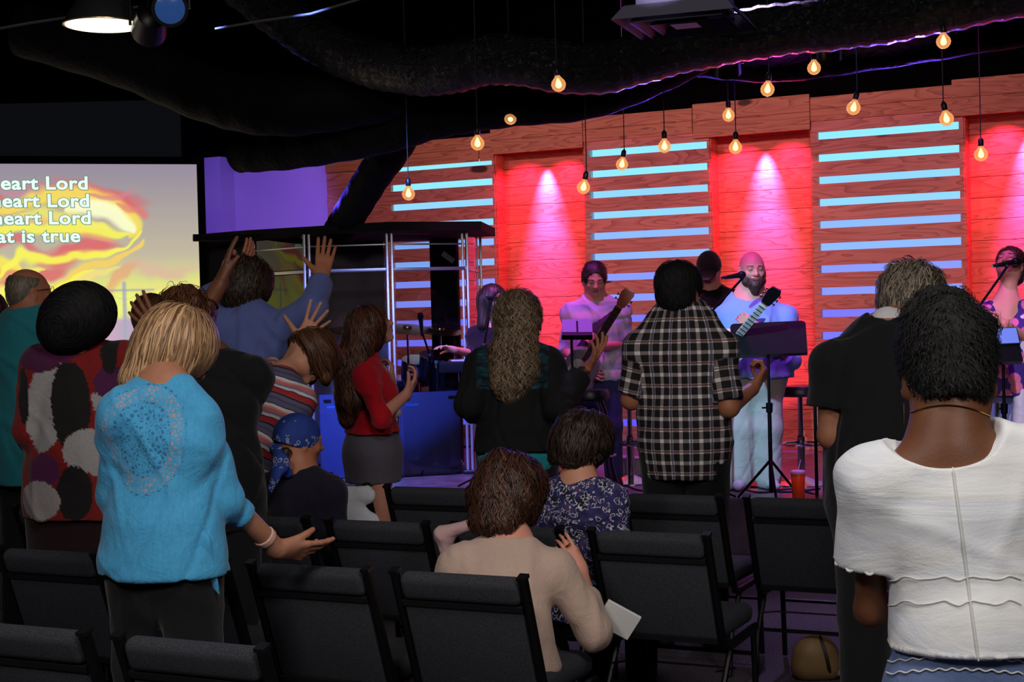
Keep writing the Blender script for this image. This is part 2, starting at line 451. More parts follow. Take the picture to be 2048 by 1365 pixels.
# ---- projection screen
SA2 = math.radians(15.5)
scx = arr((math.cos(SA2), math.sin(SA2), 0))         # to the right along the screen (right end is farther)
TR = W(393, 329, 12.6)
def scrpt(px, py):
    """point of the screen plane hit by that sight line"""
    n = arr((-scx[1], scx[0], 0)); o = arr((0, 0, CAMH)); d = W(px, py, 1)-o
    t = np.dot(TR-o, n)/np.dot(d, n); return o+d*t
BR = scrpt(405, 700)
SW, SH = 4.6, 2.6
nx, nz = 520, 300
sn = arr((-scx[1], scx[0], 0))
V = []; 
origin = TR - arr((0, 0, SH))
gu = np.linspace(-SW, 0, nx); gz = np.linspace(0, SH, nz)
GU, GZ = np.meshgrid(gu, gz)
Vn = origin[None]+GU.reshape(-1, 1)*scx[None]+GZ.reshape(-1, 1)*arr((0, 0, 1))[None]
idx = np.arange(nx*nz).reshape(nz, nx)
F = np.stack([idx[:-1, :-1], idx[:-1, 1:], idx[1:, 1:], idx[1:, :-1]], -1).reshape(-1, 4)
me = bpy.data.meshes.new('screen_image'); me.from_pydata(Vn.tolist(), [], F.tolist())
# picture content, in metres from the top right corner: x to the left is negative, y downwards
mpp = .0042
X = GU.ravel()/mpp; Y = (SH-GZ.ravel())/mpp          # roughly photo pixels
rng = np.random.RandomState(3)
def vn(x, y, s, seed):
    """smooth value noise"""
    r = np.random.RandomState(seed).rand(64, 64); x = x/s; y = y/s
    xi = np.floor(x).astype(int); yi = np.floor(y).astype(int); fx = x-xi; fy = y-yi; fx = fx*fx*(3-2*fx); fy = fy*fy*(3-2*fy)
    g = lambda a, b: r[a % 64, b % 64]
    return (g(xi, yi)*(1-fx)+g(xi+1, yi)*fx)*(1-fy)+(g(xi, yi+1)*(1-fx)+g(xi+1, yi+1)*fx)*fy
wx = X+28*(vn(X, Y, 60, 1)-.5)+10*(vn(X, Y, 18, 2)-.5); wy = Y+34*(vn(X, Y, 70, 5)-.5)+12*(vn(X, Y, 20, 6)-.5)
c = np.zeros((len(X), 3))
t = np.clip(Y/330, 0, 1)[:, None]
top = arr((150, 140, 158)); midc = arr((196, 186, 160)); low = arr((238, 250, 120))
c[:] = np.where(t < .55, top+(midc-top)*(t/.55), midc+(low-midc)*np.clip((t-.55)/.25, 0, 1))
low2 = np.clip((Y-265)/45, 0, 1)[:, None]; c = c*(1-low2)+arr((205, 170, 196))*low2
def blob(cx, cy, rx, ry, ang, col, hard=1.0, amt=1.0):
    global c
    ca, sa = math.cos(ang), math.sin(ang); dx = wx-cx; dy = wy-cy
    u = (dx*ca+dy*sa)/rx; v = (-dx*sa+dy*ca)/ry
    f = np.clip((1.15-np.sqrt(u*u+v*v))*hard*2.2, 0, 1)[:, None]*amt; f = f*f*(3-2*f)
    c = c*(1-f)+arr(col)*f
def arc(cx, cy, rx, ry, a0, a1, wd, col, amt=1.0, n=26, ew=.25):
    for i in range(n):
        q = i/(n-1); an = math.radians(a0+(a1-a0)*q); s = ew+(1-ew)*math.sin(PI*q)
        blob(cx+rx*math.cos(an), cy+ry*math.sin(an), wd*1.6*s, wd*s, an+PI/2, col, .9, amt*.75)
PK = (222, 105, 110); YE = (250, 246, 92); OR = (245, 175, 95); WH = (252, 255, 205)
for q in ((-345, 40, 110, 16, .05, (196, 140, 156), .6, .7), (-190, 60, 110, 20, .2, PK, .8, .75), (-130, 84, 46, 16, .5, PK, .8, .6), (-400, 70, 90, 20, .0, PK, .8, .7),
          (-370, 160, 90, 12, 0, PK, .8, .7), (-230, 168, 90, 20, -.1, PK, .8, .8), (-215, 140, 60, 10, .2, (240, 160, 110), 1, .7),
          (-330, 215, 120, 18, -.3, PK, .8, .75), (-300, 262, 110, 14, -.35, (240, 200, 130), .8, .9), (-420, 196, 110, 20, .1, (234, 150, 110), .8, .8),
          (-150, 232, 60, 14, -.6, (236, 160, 120), .8, .6), (-70, 215, 80, 20, .1, (220, 184, 160), .6, .7), (-60, 250, 120, 12, 0, (236, 225, 130), .6, .8), (-100, 285, 120, 22, 0, (244, 250, 120), .8, .9)): blob(*q)
def stroke(pts, wd, col, amt=.9, taper=True):
    """a lick of flame along a smooth path"""
    P_ = [np.array(p, float) for p in pts]; q = []
    for i in range(len(P_)-1):
        p0 = P_[max(0, i-1)]; p1 = P_[i]; p2 = P_[i+1]; p3 = P_[min(len(P_)-1, i+2)]
        for t in np.linspace(0, 1, 9, endpoint=False): q.append(.5*((2*p1)+(-p0+p2)*t+(2*p0-5*p1+4*p2-p3)*t*t+(-p0+3*p1-3*p2+p3)*t**3))
    q.append(P_[-1]); q = np.array(q); best = np.full(len(X), 9.0)
    global c
    for i in range(len(q)-1):
        a_, b_ = q[i], q[i+1]; ab = b_-a_; t = np.clip(((wx-a_[0])*ab[0]+(wy-a_[1])*ab[1])/max(1e-6, ab@ab), 0, 1)
        g = (i+t)/(len(q)-1); w_ = wd*(np.sin(np.pi*np.clip(g*.92+.06, 0, 1))**.8 if taper else 1)+.8
        best = np.minimum(best, np.hypot(wx-a_[0]-t*ab[0], wy-a_[1]-t*ab[1])/w_)
    f = np.clip(1.5-best, 0, 1)[:, None]; f = f*f*(3-2*f)*amt; c = c*(1-f)+arr(col)*f
LY = (246, 240, 110)
stroke([(-420, 118), (-370, 80), (-290, 60), (-210, 66), (-150, 84), (-120, 118), (-132, 138)], 17, (250, 225, 95)); stroke([(-400, 150), (-330, 128), (-260, 122), (-190, 130), (-135, 134)], 15, YE, .9)
stroke([(-250, 84), (-190, 88), (-150, 104), (-128, 128)], 17, WH, .95); stroke([(-360, 100), (-300, 92), (-240, 104), (-180, 128)], 12, LY, .8); stroke([(-410, 96), (-340, 106), (-270, 100)], 8, (250, 190, 110), .6)
stroke([(-395, 215), (-345, 182), (-270, 172), (-200, 180), (-150, 170), (-112, 130)], 7, YE, .95); stroke([(-330, 268), (-280, 232), (-220, 205), (-160, 196), (-118, 170), (-108, 150)], 8, (250, 210, 100), .9)
stroke([(-400, 262), (-350, 226), (-320, 200), (-290, 190)], 11, LY, .9); stroke([(-300, 236), (-250, 224), (-200, 214)], 6, YE, .9); stroke([(-280, 262), (-240, 236), (-190, 220), (-150, 214)], 7, (248, 226, 130), .8); stroke([(-345, 196), (-380, 190), (-420, 196)], 8, YE, .8)
stroke([(-200, 62), (-150, 68), (-118, 52)], 5, (216, 130, 140), .7); stroke([(-150, 80), (-110, 92), (-100, 110)], 7, (224, 130, 120), .7)
blob(-395, 262, 70, 44, 0, (248, 246, 120), .8, .8); blob(-400, 305, 90, 36, 0, (246, 236, 110), .8, .8)
def rect(x0, x1, y0, y1, col, soft=2.5, amt=.85):
    global c
    f = (np.clip((X-x0)/soft, 0, 1)*np.clip((x1-X)/soft, 0, 1)*np.clip((Y-y0)/soft, 0, 1)*np.clip((y1-Y)/soft, 0, 1))[:, None]*amt
    c = c*(1-f)+arr(col)*f
GP = (172, 170, 190)
rect(-152, -142, 231, 400, GP); rect(-190, -88, 246, 252, (160, 168, 180)); rect(-55, -46, 259, 400, GP); rect(-80, -18, 269, 273, GP, 2)
for i in range(20):
    q = i/19; rect(-186+q*40, -180+q*40, 252+14*math.sin(q*1.4), 255+14*math.sin(q*1.4), GP, 2, .5); rect(-142+q*40, -136+q*40, 266-14*math.sin(q*1.5), 269-14*math.sin(q*1.5), GP, 2, .5)
blob(-147, 330, 22, 60, 0, GP, .6, .5)
# the far left that the photo shows lightly
def s2l(a):
    a = np.clip(a, 0, 255)/255; return np.where(a <= .04045, a/12.92, ((a+.055)/1.055)**2.4)
cl = np.ones((len(X), 4)); cl[:, :3] = s2l(c)
at = me.attributes.new('Col', 'FLOAT_COLOR', 'POINT'); at.data.foreach_set('color', cl.ravel())
m, nt, b = newmat('screen_light'); a = nt.nodes.new('ShaderNodeAttribute'); a.attribute_name = 'Col'
b.inputs['Base Color'].default_value = (.02, .02, .02, 1); b.inputs['Roughness'].default_value = .9
nt.links.new(a.outputs['Color'], b.inputs['Emission Color']); b.inputs['Emission Strength'].default_value = 1.0
scT = thing('projection_screen', 'large lit projection screen with flame picture, crosses and song words', 'screen', TR-arr((0, 0, 3.0)))
link('screen_image', me, m, scT, False)
Rs = np.array((scx, sn, (0, 0, 1))).T
fr = MB()
def scbox(mb, x0, x1, z0, z1, d0, d1):
    cc = TR+scx*((x0+x1)/2)+arr((0, 0, (z0+z1)/2))+sn*((d0+d1)/2)
    mb.box(cc, (x1-x0, d1-d0, z1-z0), Rs)
scbox(fr, 0, .062, -SH-.1, .06, -.03, .05); scbox(fr, -SW-.06, 0, 0, .06, -.03, .05); scbox(fr, -SW, 0, -SH-.1, -SH, -.03, .05); scbox(fr, -SW-.06, .05, -SH-.1, .05, .02, .05)
part('frame', fr, simple('screen_frame', (7, 7, 8), .9, spec=.05), scT)
# words
mt = emit('word_light', lin((228, 255, 240)), 1.05); md = emit('word_edge', lin((100, 128, 120)), 1.0)
def words(txt, pxr, pyb, size):
    p = scrpt(pxr, pyb)
    for k, (mat_, off, bold) in enumerate(((md, -.012, .0095), (mt, -.020, .0042))):
        cu = bpy.data.curves.new('song_words', 'FONT'); cu.body = txt; cu.size = size; cu.align_x = 'RIGHT'; cu.bevel_depth = bold; cu.bevel_resolution = 1; cu.space_character = 1.06
        cu.materials.append(mat_)
        o = bpy.data.objects.new('song_words' if k else 'word_outline', cu); COL.objects.link(o)
        mw = Matrix.Identity(4)
        yv = arr((0, 0, 1)); zv = -sn
        for r in range(3): mw[r][0] = scx[r]*1.13; mw[r][1] = yv[r]; mw[r][2] = zv[r]; mw[r][3] = p[r]+sn[r]*off
        bpy.context.view_layer.update()
        me_ = bpy.data.meshes.new_from_object(o); bpy.data.objects.remove(o)
        vs = np.array([v.co[:] for v in me_.vertices])
        iv = sorted((min(vs[v][0] for v in p.vertices), max(vs[v][0] for v in p.vertices)) for p in me_.polygons); cutx = [-1e9]; e_ = iv[0][1]
        for lo_, hi_ in iv:
            if lo_-e_ > size*.10: cutx.append((lo_+e_)/2)
            e_ = max(e_, hi_)
        cutx.append(1e9)
        for a_, b_ in zip(cutx[:-1], cutx[1:]):
            keep = np.where((vs[:, 0] > a_) & (vs[:, 0] <= b_))[0]; mp = {int(v): i for i, v in enumerate(keep)}
            wb = MB().add([tuple(vs[v]) for v in keep], [tuple(mp[v] for v in p.vertices) for p in me_.polygons if all(v in mp for v in p.vertices)])
            if not wb.f: continue
            o = part('song_word' if k else 'word_outline', wb, mat_, scT); o.matrix_basis = mw
for txt, r, y in (('heart Lord', 177, 379), ('heart Lord', 180, 414), ('heart Lord', 183, 448), ('at is true', 161, 484)): words(txt, r, y, .148)
# ================================================================ solid modelling of bodies, clothes and hair
class Solid:
    """smooth union of tapered limbs and ellipsoids, meshed with surface nets"""
    def __init__(s): s.ops = []; s.cuts = []
    def cap(s, a, b, ra, rb, k=.02, ax=None, fl=1.0, cut=None, sub=False, tg=None):
        a, b = arr(a), arr(b)
        s.ops.append(('c', a, b, ra, rb, k, None if ax is None else unit(ax), fl, cut, sub, tg)); return s
    def ell(s, c, r, R=None, k=.02, sub=False, tg=None):
        s.ops.append(('e', arr(c), arr(r)*np.ones(3), np.eye(3) if R is None else arr(R), k, sub, tg)); return s
    def cut(s, p, n): s.cuts.append((arr(p), unit(n))); return s
    def bounds(s):
        lo = np.full(3, 1e9); hi = -lo
        for o in s.ops:
            if o[0] == 'c':
                if o[9]: continue
                r = max(o[3], o[4]); l = np.minimum(o[1], o[2])-r; h = np.maximum(o[1], o[2])+r
            else:
                if o[5]: continue
                r = max(o[2]); l = o[1]-r; h = o[1]+r
            lo = np.minimum(lo, l); hi = np.maximum(hi, h)
        return lo, hi
    def one(s, o, p):
        if o[0] == 'c':
            _, a, b, ra, rb, k, ax, fl, cut, sub, tg = o
            q = p-a; ab = b-a
            if ax is not None:
                q = q+(1/fl-1)*(q@ax)[..., None]*ax; ab = ab+(1/fl-1)*(ab@ax)*ax
            L2 = max(1e-9, ab@ab); t = np.clip((q@ab)/L2, 0, 1)
            d = np.linalg.norm(q-t[..., None]*ab, axis=-1)-(ra+t*(rb-ra))
            if ax is not None: d = d*max(fl, .6)
            if cut:
                L = math.sqrt(L2)
                if cut in ('b', 'ab'): d = np.maximum(d, (q@ab)/L-L)
                if cut in ('a', 'ab'): d = np.maximum(d, -(q@ab)/L)
            return d
        _, c, r, R, k, sub, tg = o
        q = (p-c)@R
        k0 = np.linalg.norm(q/r, axis=-1); k1 = np.linalg.norm(q/(r*r), axis=-1)
        return np.where(k1 > 1e-9, k0*(k0-1)/np.maximum(k1, 1e-9), -min(r))
    def obound(s, o):
        if o[0] == 'c': r = max(o[3], o[4]); return np.minimum(o[1], o[2])-r, np.maximum(o[1], o[2])+r
        r = max(o[2]); return o[1]-r, o[1]+r
    def ev(s, p):
        d = np.full(p.shape[:-1], 1.0)
        for o in s.ops:
            k = o[5] if o[0] == 'c' else o[4]; sub = o[9] if o[0] == 'c' else o[5]
            e = s.one(o, p); d = s.comb(d, e, k, sub)
        for pt, n in s.cuts: d = np.maximum(d, (p-pt)@n)
        return d
    @staticmethod
    def comb(d, e, k, sub):
        if sub: d, e = -d, e
        if k > 0:
            h = np.maximum(k-np.abs(d-e), 0)/k; r = np.minimum(d, e)-h*h*k*.25
        else: r = np.minimum(d, e)
        return -r if sub else r
    def grid(s, h):
        lo, hi = s.bounds(); lo = lo-2.5*h; hi = hi+2.5*h
        n = np.ceil((hi-lo)/h).astype(int)+1
        ax = [lo[i]+h*np.arange(n[i]) for i in range(3)]
        d = np.full(n, 1.0, np.float32)
        for o in s.ops:
            k = o[5] if o[0] == 'c' else o[4]; sub = o[9] if o[0] == 'c' else o[5]
            l, u = s.obound(o); m = max(k, 0)+2*h+.004
            i0 = np.clip(np.floor((l-m-lo)/h).astype(int), 0, n); i1 = np.clip(np.ceil((u+m-lo)/h).astype(int)+1, 0, n)
            if (i1 <= i0).any(): continue
            sl = tuple(slice(a, b) for a, b in zip(i0, i1))
            P = np.stack(np.meshgrid(*[ax[i][sl[i]] for i in range(3)], indexing='ij'), -1)
            d[sl] = s.comb(d[sl], s.one(o, P), k, sub)
        if s.cuts:
            P = np.meshgrid(*ax, indexing='ij')
            for pt, nn in s.cuts:
                d = np.maximum(d, (P[0]-pt[0])*nn[0]+(P[1]-pt[1])*nn[1]+(P[2]-pt[2])*nn[2])
        return d, lo
    def mesh(s, h):
        d, lo = s.grid(h)
        ins = d < 0; nx, ny, nz = d.shape
        c = np.zeros((nx-1, ny-1, nz-1), np.int8)
        for i in (0, 1):
            for j in (0, 1):
                for k in (0, 1): c += ins[i:nx-1+i, j:ny-1+j, k:nz-1+k]
        act = (c > 0) & (c < 8); I = np.argwhere(act)
        if len(I) == 0: return np.zeros((0, 3)), np.zeros((0, 4), int)
        idx = np.full(act.shape, -1, np.int64); idx[act] = np.arange(len(I))
        acc = np.zeros((len(I), 3)); cnt = np.zeros(len(I))
        cs = [(i, j, k) for i in (0, 1) for j in (0, 1) for k in (0, 1)]
        for a in cs:
            for ax_ in range(3):
                if a[ax_]: continue
                b = list(a); b[ax_] = 1
                va = d[I[:, 0]+a[0], I[:, 1]+a[1], I[:, 2]+a[2]]; vb = d[I[:, 0]+b[0], I[:, 1]+b[1], I[:, 2]+b[2]]
                m = (va < 0) != (vb < 0); t = np.where(m, va/np.where(m, va-vb, 1), 0)
                p = np.tile(arr(a), (len(I), 1)); p[:, ax_] = t
                acc[m] += p[m]; cnt[m] += 1
        V = lo+h*(I+acc/cnt[:, None])
        F = []
        for ax_ in range(3):
            sa = [slice(1, -1)]*3; sb = [slice(1, -1)]*3; sa[ax_] = slice(0, -1); sb[ax_] = slice(1, None)
            A_ = ins[tuple(sa)]; B_ = ins[tuple(sb)]
            ch = np.argwhere(A_ != B_)
            if not len(ch): continue
            off = np.ones(3, int); off[ax_] = 0; E = ch+off
            u, v = (ax_+1) % 3, (ax_+2) % 3
            def cell(du, dv):
                q = E.copy(); q[:, u] -= du; q[:, v] -= dv; return idx[q[:, 0], q[:, 1], q[:, 2]]
            Q = np.stack([cell(1, 1), cell(0, 1), cell(0, 0), cell(1, 0)], -1)
            fl = B_[tuple(ch.T)]; Q[fl] = Q[fl][:, ::-1]; F.append(Q)
        F = np.concatenate(F); F = F[(F >= 0).all(1)]
        return V, F
    def grad(s, p, e=.002):
        g = np.stack([s.ev(p+arr(v)*e)-s.ev(p-arr(v)*e) for v in ((1,0,0),(0,1,0),(0,0,1))], -1)
        return g/np.maximum(1e-9, np.linalg.norm(g, axis=-1, keepdims=True))

def mkmesh(name, V, F):
    me = bpy.data.meshes.new(name)
    me.vertices.add(len(V)); me.vertices.foreach_set('co', np.asarray(V, np.float32).ravel())
    F = np.asarray(F); k = F.shape[1]
    me.loops.add(len(F)*k); me.loops.foreach_set('vertex_index', F.astype(np.int32).ravel())
    me.polygons.add(len(F)); me.polygons.foreach_set('loop_start', np.arange(0, len(F)*k, k, dtype=np.int32))
    me.update(calc_edges=True); me.validate(); return me
def vnormals(me):
    n = np.zeros(len(me.vertices)*3, np.float32); me.vertex_normals.foreach_get('vector', n); return n.reshape(-1, 3)
def folds(P, amp, seed=0, freq=16, dirs=None):
    """soft creases: warped ridges, mostly running down the cloth"""
    r = np.random.RandomState(seed); o = np.zeros(len(P)); w = np.zeros_like(P)
    for i in range(3):
        k = r.randn(3)*freq*.35; w[:, i] = np.sin(P@k+r.rand()*7)*.05+np.sin(P@(r.randn(3)*freq)+r.rand()*7)*.010
    Q = P+w
    for i in range(6):
        k = unit(r.randn(3)*arr((1, 1, .55)))*freq*(.6+1.1*r.rand()); s = np.sin(Q@k+r.rand()*7)
        env = .5+.5*np.sin(P@(r.randn(3)*freq*.3)+r.rand()*7)
        o += (np.exp(-(s/.28)**2)-.3)*env*(1 if i % 3 else -1)
    return o/2.2*amp
def build(S, h, name, mat, parent, fold=0, seed=0, freq=16, paint=None, cc=None, label=None, mask=None, relax=0):
    V, F = S.mesh(h)
    if len(V) == 0: return None
    me = mkmesh(name, V, F)
    if relax:
        nb = np.zeros_like(V); ct = np.zeros(len(V)); E = np.concatenate([F[:, [0, 1]], F[:, [1, 2]], F[:, [2, 3]], F[:, [3, 0]]])
        for _ in range(relax):
            nb[:] = 0; ct[:] = 0
            np.add.at(nb, E[:, 0], V[E[:, 1]]); np.add.at(ct, E[:, 0], 1)
            V = V*.5+nb/ct[:, None]*.5
        me.vertices.foreach_set('co', V.astype(np.float32).ravel()); me.update()
    if fold:
        n = vnormals(me); f = folds(V, fold, seed, freq)
        if mask is not None: f = f*mask(V)
        me.vertices.foreach_set('co', (V+n*f[:, None]).astype(np.float32).ravel()); me.update()
    if paint is not None:
        c = paint(V); cl = np.ones((len(V), 4), np.float32); cl[:, :3] = c
        a = me.attributes.new('Col', 'FLOAT_COLOR', 'POINT'); a.data.foreach_set('color', cl.ravel())
    if cc is not None:
        a = me.attributes.new('cc', 'FLOAT_VECTOR', 'POINT'); a.data.foreach_set('vector', np.asarray(cc(V), np.float32).ravel())
    o = link(name, me, mat, parent, True)
    if label: o['label'] = label
    return o

def strands(S, me, n, steps, step, flow, width, lift=(.001, .006), curl=0, curlf=0, seed=1, taper=True, grav=0.0, stiff=.75, where=None):
    """ribbons of hair that start on the hair solid and follow flow(p) along its surface"""
    r = np.random.RandomState(seed)
    V = np.zeros(len(me.vertices)*3, np.float32); me.vertices.foreach_get('co', V); V = V.reshape(-1, 3).astype(float)
    if where is not None: V = V[where(V)]
    if not len(V): return None
    p = V[r.randint(0, len(V), n)]; off = r.uniform(lift[0], lift[1], n); ph = r.rand(n)*6.28; tone = r.rand(n)
    wv = width*(.6+.8*r.rand(n)); dprev = None; rows = []
    crl = curl*(.5+r.rand(n))
    for i in range(steps):
        g = S.grad(p); f = flow(p); f = f+grav*arr((0, 0, -1))
        f = f-(np.sum(f*g, 1))[:, None]*g*.92; f = f/np.maximum(1e-6, np.linalg.norm(f, axis=1, keepdims=True))
        if dprev is not None: f = dprev*stiff+f*(1-stiff); f = f/np.maximum(1e-6, np.linalg.norm(f, axis=1, keepdims=True))
        dprev = f; sd = np.cross(f, g)
        q = p+sd*(np.sin(ph+i*curlf)*crl)[:, None]+g*(np.cos(ph*1.7+i*curlf)*crl*.6)[:, None]
        w = wv*(1 if not taper else math.sin(PI*min(1, (i+.6)/steps))**.6)
        rows.append((q-sd*w[:, None]/2, q+g*(w*.25)[:, None], q+sd*w[:, None]/2))
        p = p+f*step; d = S.ev(p); p = p-g*(d-off)[:, None]*.8
    V2 = np.stack([np.stack(x, 1) for x in rows], 1)     # n, steps, 3, 3
    base = (np.arange(n)*steps*3)[:, None, None]; st = (np.arange(steps-1)*3)[None, :, None]
    q = np.stack([np.arange(2), np.arange(1, 3), np.arange(1, 3)+3, np.arange(2)+3], -1)[None, None]
    F = (base[..., None]+st[..., None]+q).reshape(-1, 4)
    return V2.reshape(-1, 3), F, np.repeat(tone, steps*3)
def hairobj(S, h, name, mat, parent, n=900, steps=9, step=.014, flow=None, width=.005, fold=0, seed=1, jit=.5, **kw):
    V, F = S.mesh(h); me0 = mkmesh('t', V, F)
    if fold:
        nn = vnormals(me0); V = V+nn*folds(V, fold, seed, 45)[:, None]
    flow = flow or (lambda p: np.tile(arr((0, 0, -1)), (len(p), 1)))
    st = strands(S, me0, n, steps, step, flow, width, seed=seed, **kw) if n else None
    bpy.data.meshes.remove(me0)
    tone = np.full(len(V), .35)+.25*(folds(V, 1.0, seed+5, 60))
    if st is not None:
        V = np.concatenate([V, st[0]]); F = np.concatenate([F, st[1]+len(tone)]); tone = np.concatenate([tone, st[2]])
    me = mkmesh(name, V, F)
    a = me.attributes.new('tone', 'FLOAT', 'POINT'); a.data.foreach_set('value', np.clip(tone, 0, 1).astype(np.float32))
    return link(name, me, mat, parent, True)

# ---------------------------------------------------------------- figures
UP = arr((0, 0, 1))
def rot(ax, deg): return np.array(Matrix.Rotation(math.radians(deg), 3, Vector(tuple(ax))))
class Fig:
    """skeleton of a person standing or sitting at x, y, facing yaw degrees right of straight away from the camera"""
    def __init__(s, x, y, yaw, H=1.70, base=0.0, seated=0, lean=0, side=0, sw=.185, hw=.09, fat=1.0, sex='f', knee=None, z0=None, tw=0):
        s.H = H; s.sc = H/1.72; k = s.sc; s.fat = fat; s.sex = sex
        s.F = arr((math.sin(math.radians(yaw)), math.cos(math.radians(yaw)), 0)); s.R = arr((s.F[1], -s.F[0], 0)); s.O = arr((x, y, base))
        F, R, O = s.F, s.R, s.O
        hz = (.50*H if not seated else .56*k+.0)
        s.pel = O+UP*(hz+.02)
        B = rot(R, -lean)@rot(F, side)               # bend of the spine
        def sp(dz, f=0, l=0, w=1.0):
            Bw = rot(R, -lean*w)@rot(F, side*w); return s.pel+Bw@(UP*dz*k+F*f*k+R*l*k)
        s.B = B; s.spf = sp
        s.waist = sp(.17, 0, 0, .6); s.chest = sp(.36, -.005, 0, .9); s.up = sp(.46, -.01); s.nb = sp(.535, -.015); s.FB = rot(R, -lean)@F; s.RB = B@R; s.UB = B@UP
        s.RB = unit(s.RB); s.UB = unit(s.UB)
        s.sh = {1: s.nb+s.RB*sw*k-s.UB*.065*k, -1: s.nb-s.RB*sw*k-s.UB*.065*k}
        s.neck = s.nb+s.UB*.07*k+s.FB*.02*k
        s.head = s.nb+s.UB*.185*k+s.FB*.035*k; s.HR = np.stack([R, F, UP], 1)   # columns: right, forward, up
        s.hip = {q: s.pel+R*q*hw*k for q in (1, -1)}
        if seated:
            s.kn = {q: s.pel+F*.44*k+R*q*(.12)*k-UP*.02 for q in (1, -1)}; s.an = {q: s.kn[q]*arr((1, 1, 0))+UP*(base+.09)-F*.02+R*0 for q in (1, -1)}
        else:
            s.kn = {q: s.hip[q]*arr((1, 1, 0))+UP*(base+.27*H)+F*.015+R*q*.005 for q in (1, -1)}; s.an = {q: s.hip[q]*arr((1, 1, 0))+UP*(base+.08)+R*q*.015-F*.02 for q in (1, -1)}
        s.el = {q: s.sh[q]-UP*.28*k+R*q*.05*k-F*.02 for q in (1, -1)}
        s.wr = {q: s.el[q]-UP*.22*k+F*.10*k for q in (1, -1)}
        s.hands = {}
    def headrot(s, yaw=0, pitch=0, roll=0, at=None):
        """yaw to the right, pitch down, roll to the right, all in degrees"""
        R = np.stack([s.R, s.F, UP], 1)
        M_ = rot(UP, -yaw)@R; M_ = rot(M_[:, 0], -pitch)@M_; M_ = rot(M_[:, 1], roll)@M_
        s.HR = M_
        if at is not None: s.head = arr(at)
        return s
    def hp(s, x, y, z): return s.head+s.HR@(arr((x, y, z))*s.hs)
    hs = 1.0
    def arm(s, q, el=None, wr=None, fing=None, palm=None, **kw):
        if el is not None: s.el[q] = arr(el)
        if wr is not None: s.wr[q] = arr(wr)
        if fing is not None: s.hands[q] = (unit(fing), arr(palm), kw)
        return s
    # ---- solids
    def torso(s, S, g=0.0, lo=True, k=.05, chest=1.0, dep=.70):
        f = s.fat; c = s.sc; F = s.FB
        if s.sex == 'm': rp, rw, rc, ru = .155, .150, .172, .150
        else: rp, rw, rc, ru = .168, .138, .150, .125
        fh = f
        tg = 'torso'
        if lo: S.cap(s.pel-s.R*.03, s.pel+s.R*.03, (rp*fh)*c+g-.03, (rp*fh)*c+g-.03, k, s.F, dep+.08, tg=tg)
        S.cap(s.pel, s.waist, rp*f*c+g, rw*f*c+g, k, s.F, dep+.06, tg=tg)
        S.cap(s.waist, s.chest, rw*f*c+g, rc*chest*(.5+.5*f)*c+g, k, F, dep, tg=tg)
        S.cap(s.chest, s.up, rc*chest*(.5+.5*f)*c+g, ru*c+g, k, F, dep-.04, tg=tg)
        m = s.nb-s.UB*.045*c
        for q in (1, -1):
            S.cap(m, s.sh[q], .052*c+g*.8, (.050 if s.sex == 'f' else .056)*c+g, k, tg=tg)
            S.cap(s.chest+s.RB*q*.09*c, s.sh[q]-s.UB*.03, .075*c+g, .045*c+g, k, F, .85, tg=tg)
        if s.sex == 'f' and chest >= 1:
            for q in (1, -1): S.ell(s.chest+s.RB*q*.07*c+F*.085*c-s.UB*.03, .062*c+g*.8, None, .05, tg=tg)
        return S
    def arms(s, S, q, g=0.0, upto=2.0, k=.025, flare=1.0, r=(.049, .041, .036, .026), cut=True):
        f = (.6+.4*s.fat)*s.sc*getattr(s, 'am', 1); a, e, w = s.sh[q], s.el[q], s.wr[q]
        t = min(1, upto)
        b = a+(e-a)*t; rr = lambda i: r[i]*f+g
        S.cap(a, b, rr(0), (rr(0)+(rr(1)-rr(0))*t)*(flare if upto <= 1 else 1), .03, cut='b' if (upto < 1 and cut) else None, tg=('arm', q))
        if upto > 1:
            t = upto-1; b = e+(w-e)*t
            S.cap(e, b, rr(2)+.003, (rr(2)+.003+(rr(3)-rr(2))*t)*flare, k, cut='b' if (t < 1 or g > 0) and cut else None, tg=('arm', q))
            if t >= .99 and g == 0: pass
        return S
    def headsolid(s, S, face=True, k=.02, beard=False):
        h = s.hs*s.sc**.3; HR = s.HR; c = s.head
        P = lambda x, y, z: c+HR@(arr((x, y, z))*h)
        S.ell(P(0, -.012, .028), arr((.074, .094, .088))*h, HR, k)          # cranium
        S.ell(P(0, .030, .012), arr((.064, .066, .075))*h, HR, .03)          # brow and eyes
        S.ell(P(0, .034, -.048), arr((.050, .056, .058))*h, HR, .03)       # jaw
        S.ell(P(0, .072, -.088), arr((.022, .020, .018))*h, HR, .025)      # chin
        for q in (1, -1):
            S.ell(P(q*.046, -.005, -.045), arr((.026, .045, .035))*h, HR, .03)
            S.ell(P(q*.036, .070, -.020), arr((.022, .020, .020))*h, HR, .02)  # cheek
            S.ell(P(q*.078, -.006, -.008), arr((.009, .018, .031))*h, HR@rot((0, 0, 1), -q*18), .008)  # ear
            if face: S.ell(P(q*.083, -.001, -.004), arr((.006, .009, .015))*h, HR@rot((0, 0, 1), -q*18), .005, sub=True)
        if face:
            for q in (1, -1):
                S.ell(P(q*.031, .102, .010), arr((.017, .014, .011))*h, HR, .012, sub=True)
                S.ell(P(q*.031, .083, .009), arr((.0135, .0135, .0125))*h, HR, .004)  # lidded eyeball
                S.cap(P(q*.014, .094, .027), P(q*.046, .084, .027), .007*h, .006*h, .012)
            S.cap(P(0, .090, .018), P(0, .108, -.018), .009*h, .013*h, .012)  # nose
            S.ell(P(0, .112, -.022), .0115*h, None, .008)
            for q in (1, -1): S.ell(P(q*.012, .100, -.024), .0085*h, None, .008)
            S.cap(P(-.017, .090, -.047), P(.017, .090, -.047), .007*h, .007*h, .008)
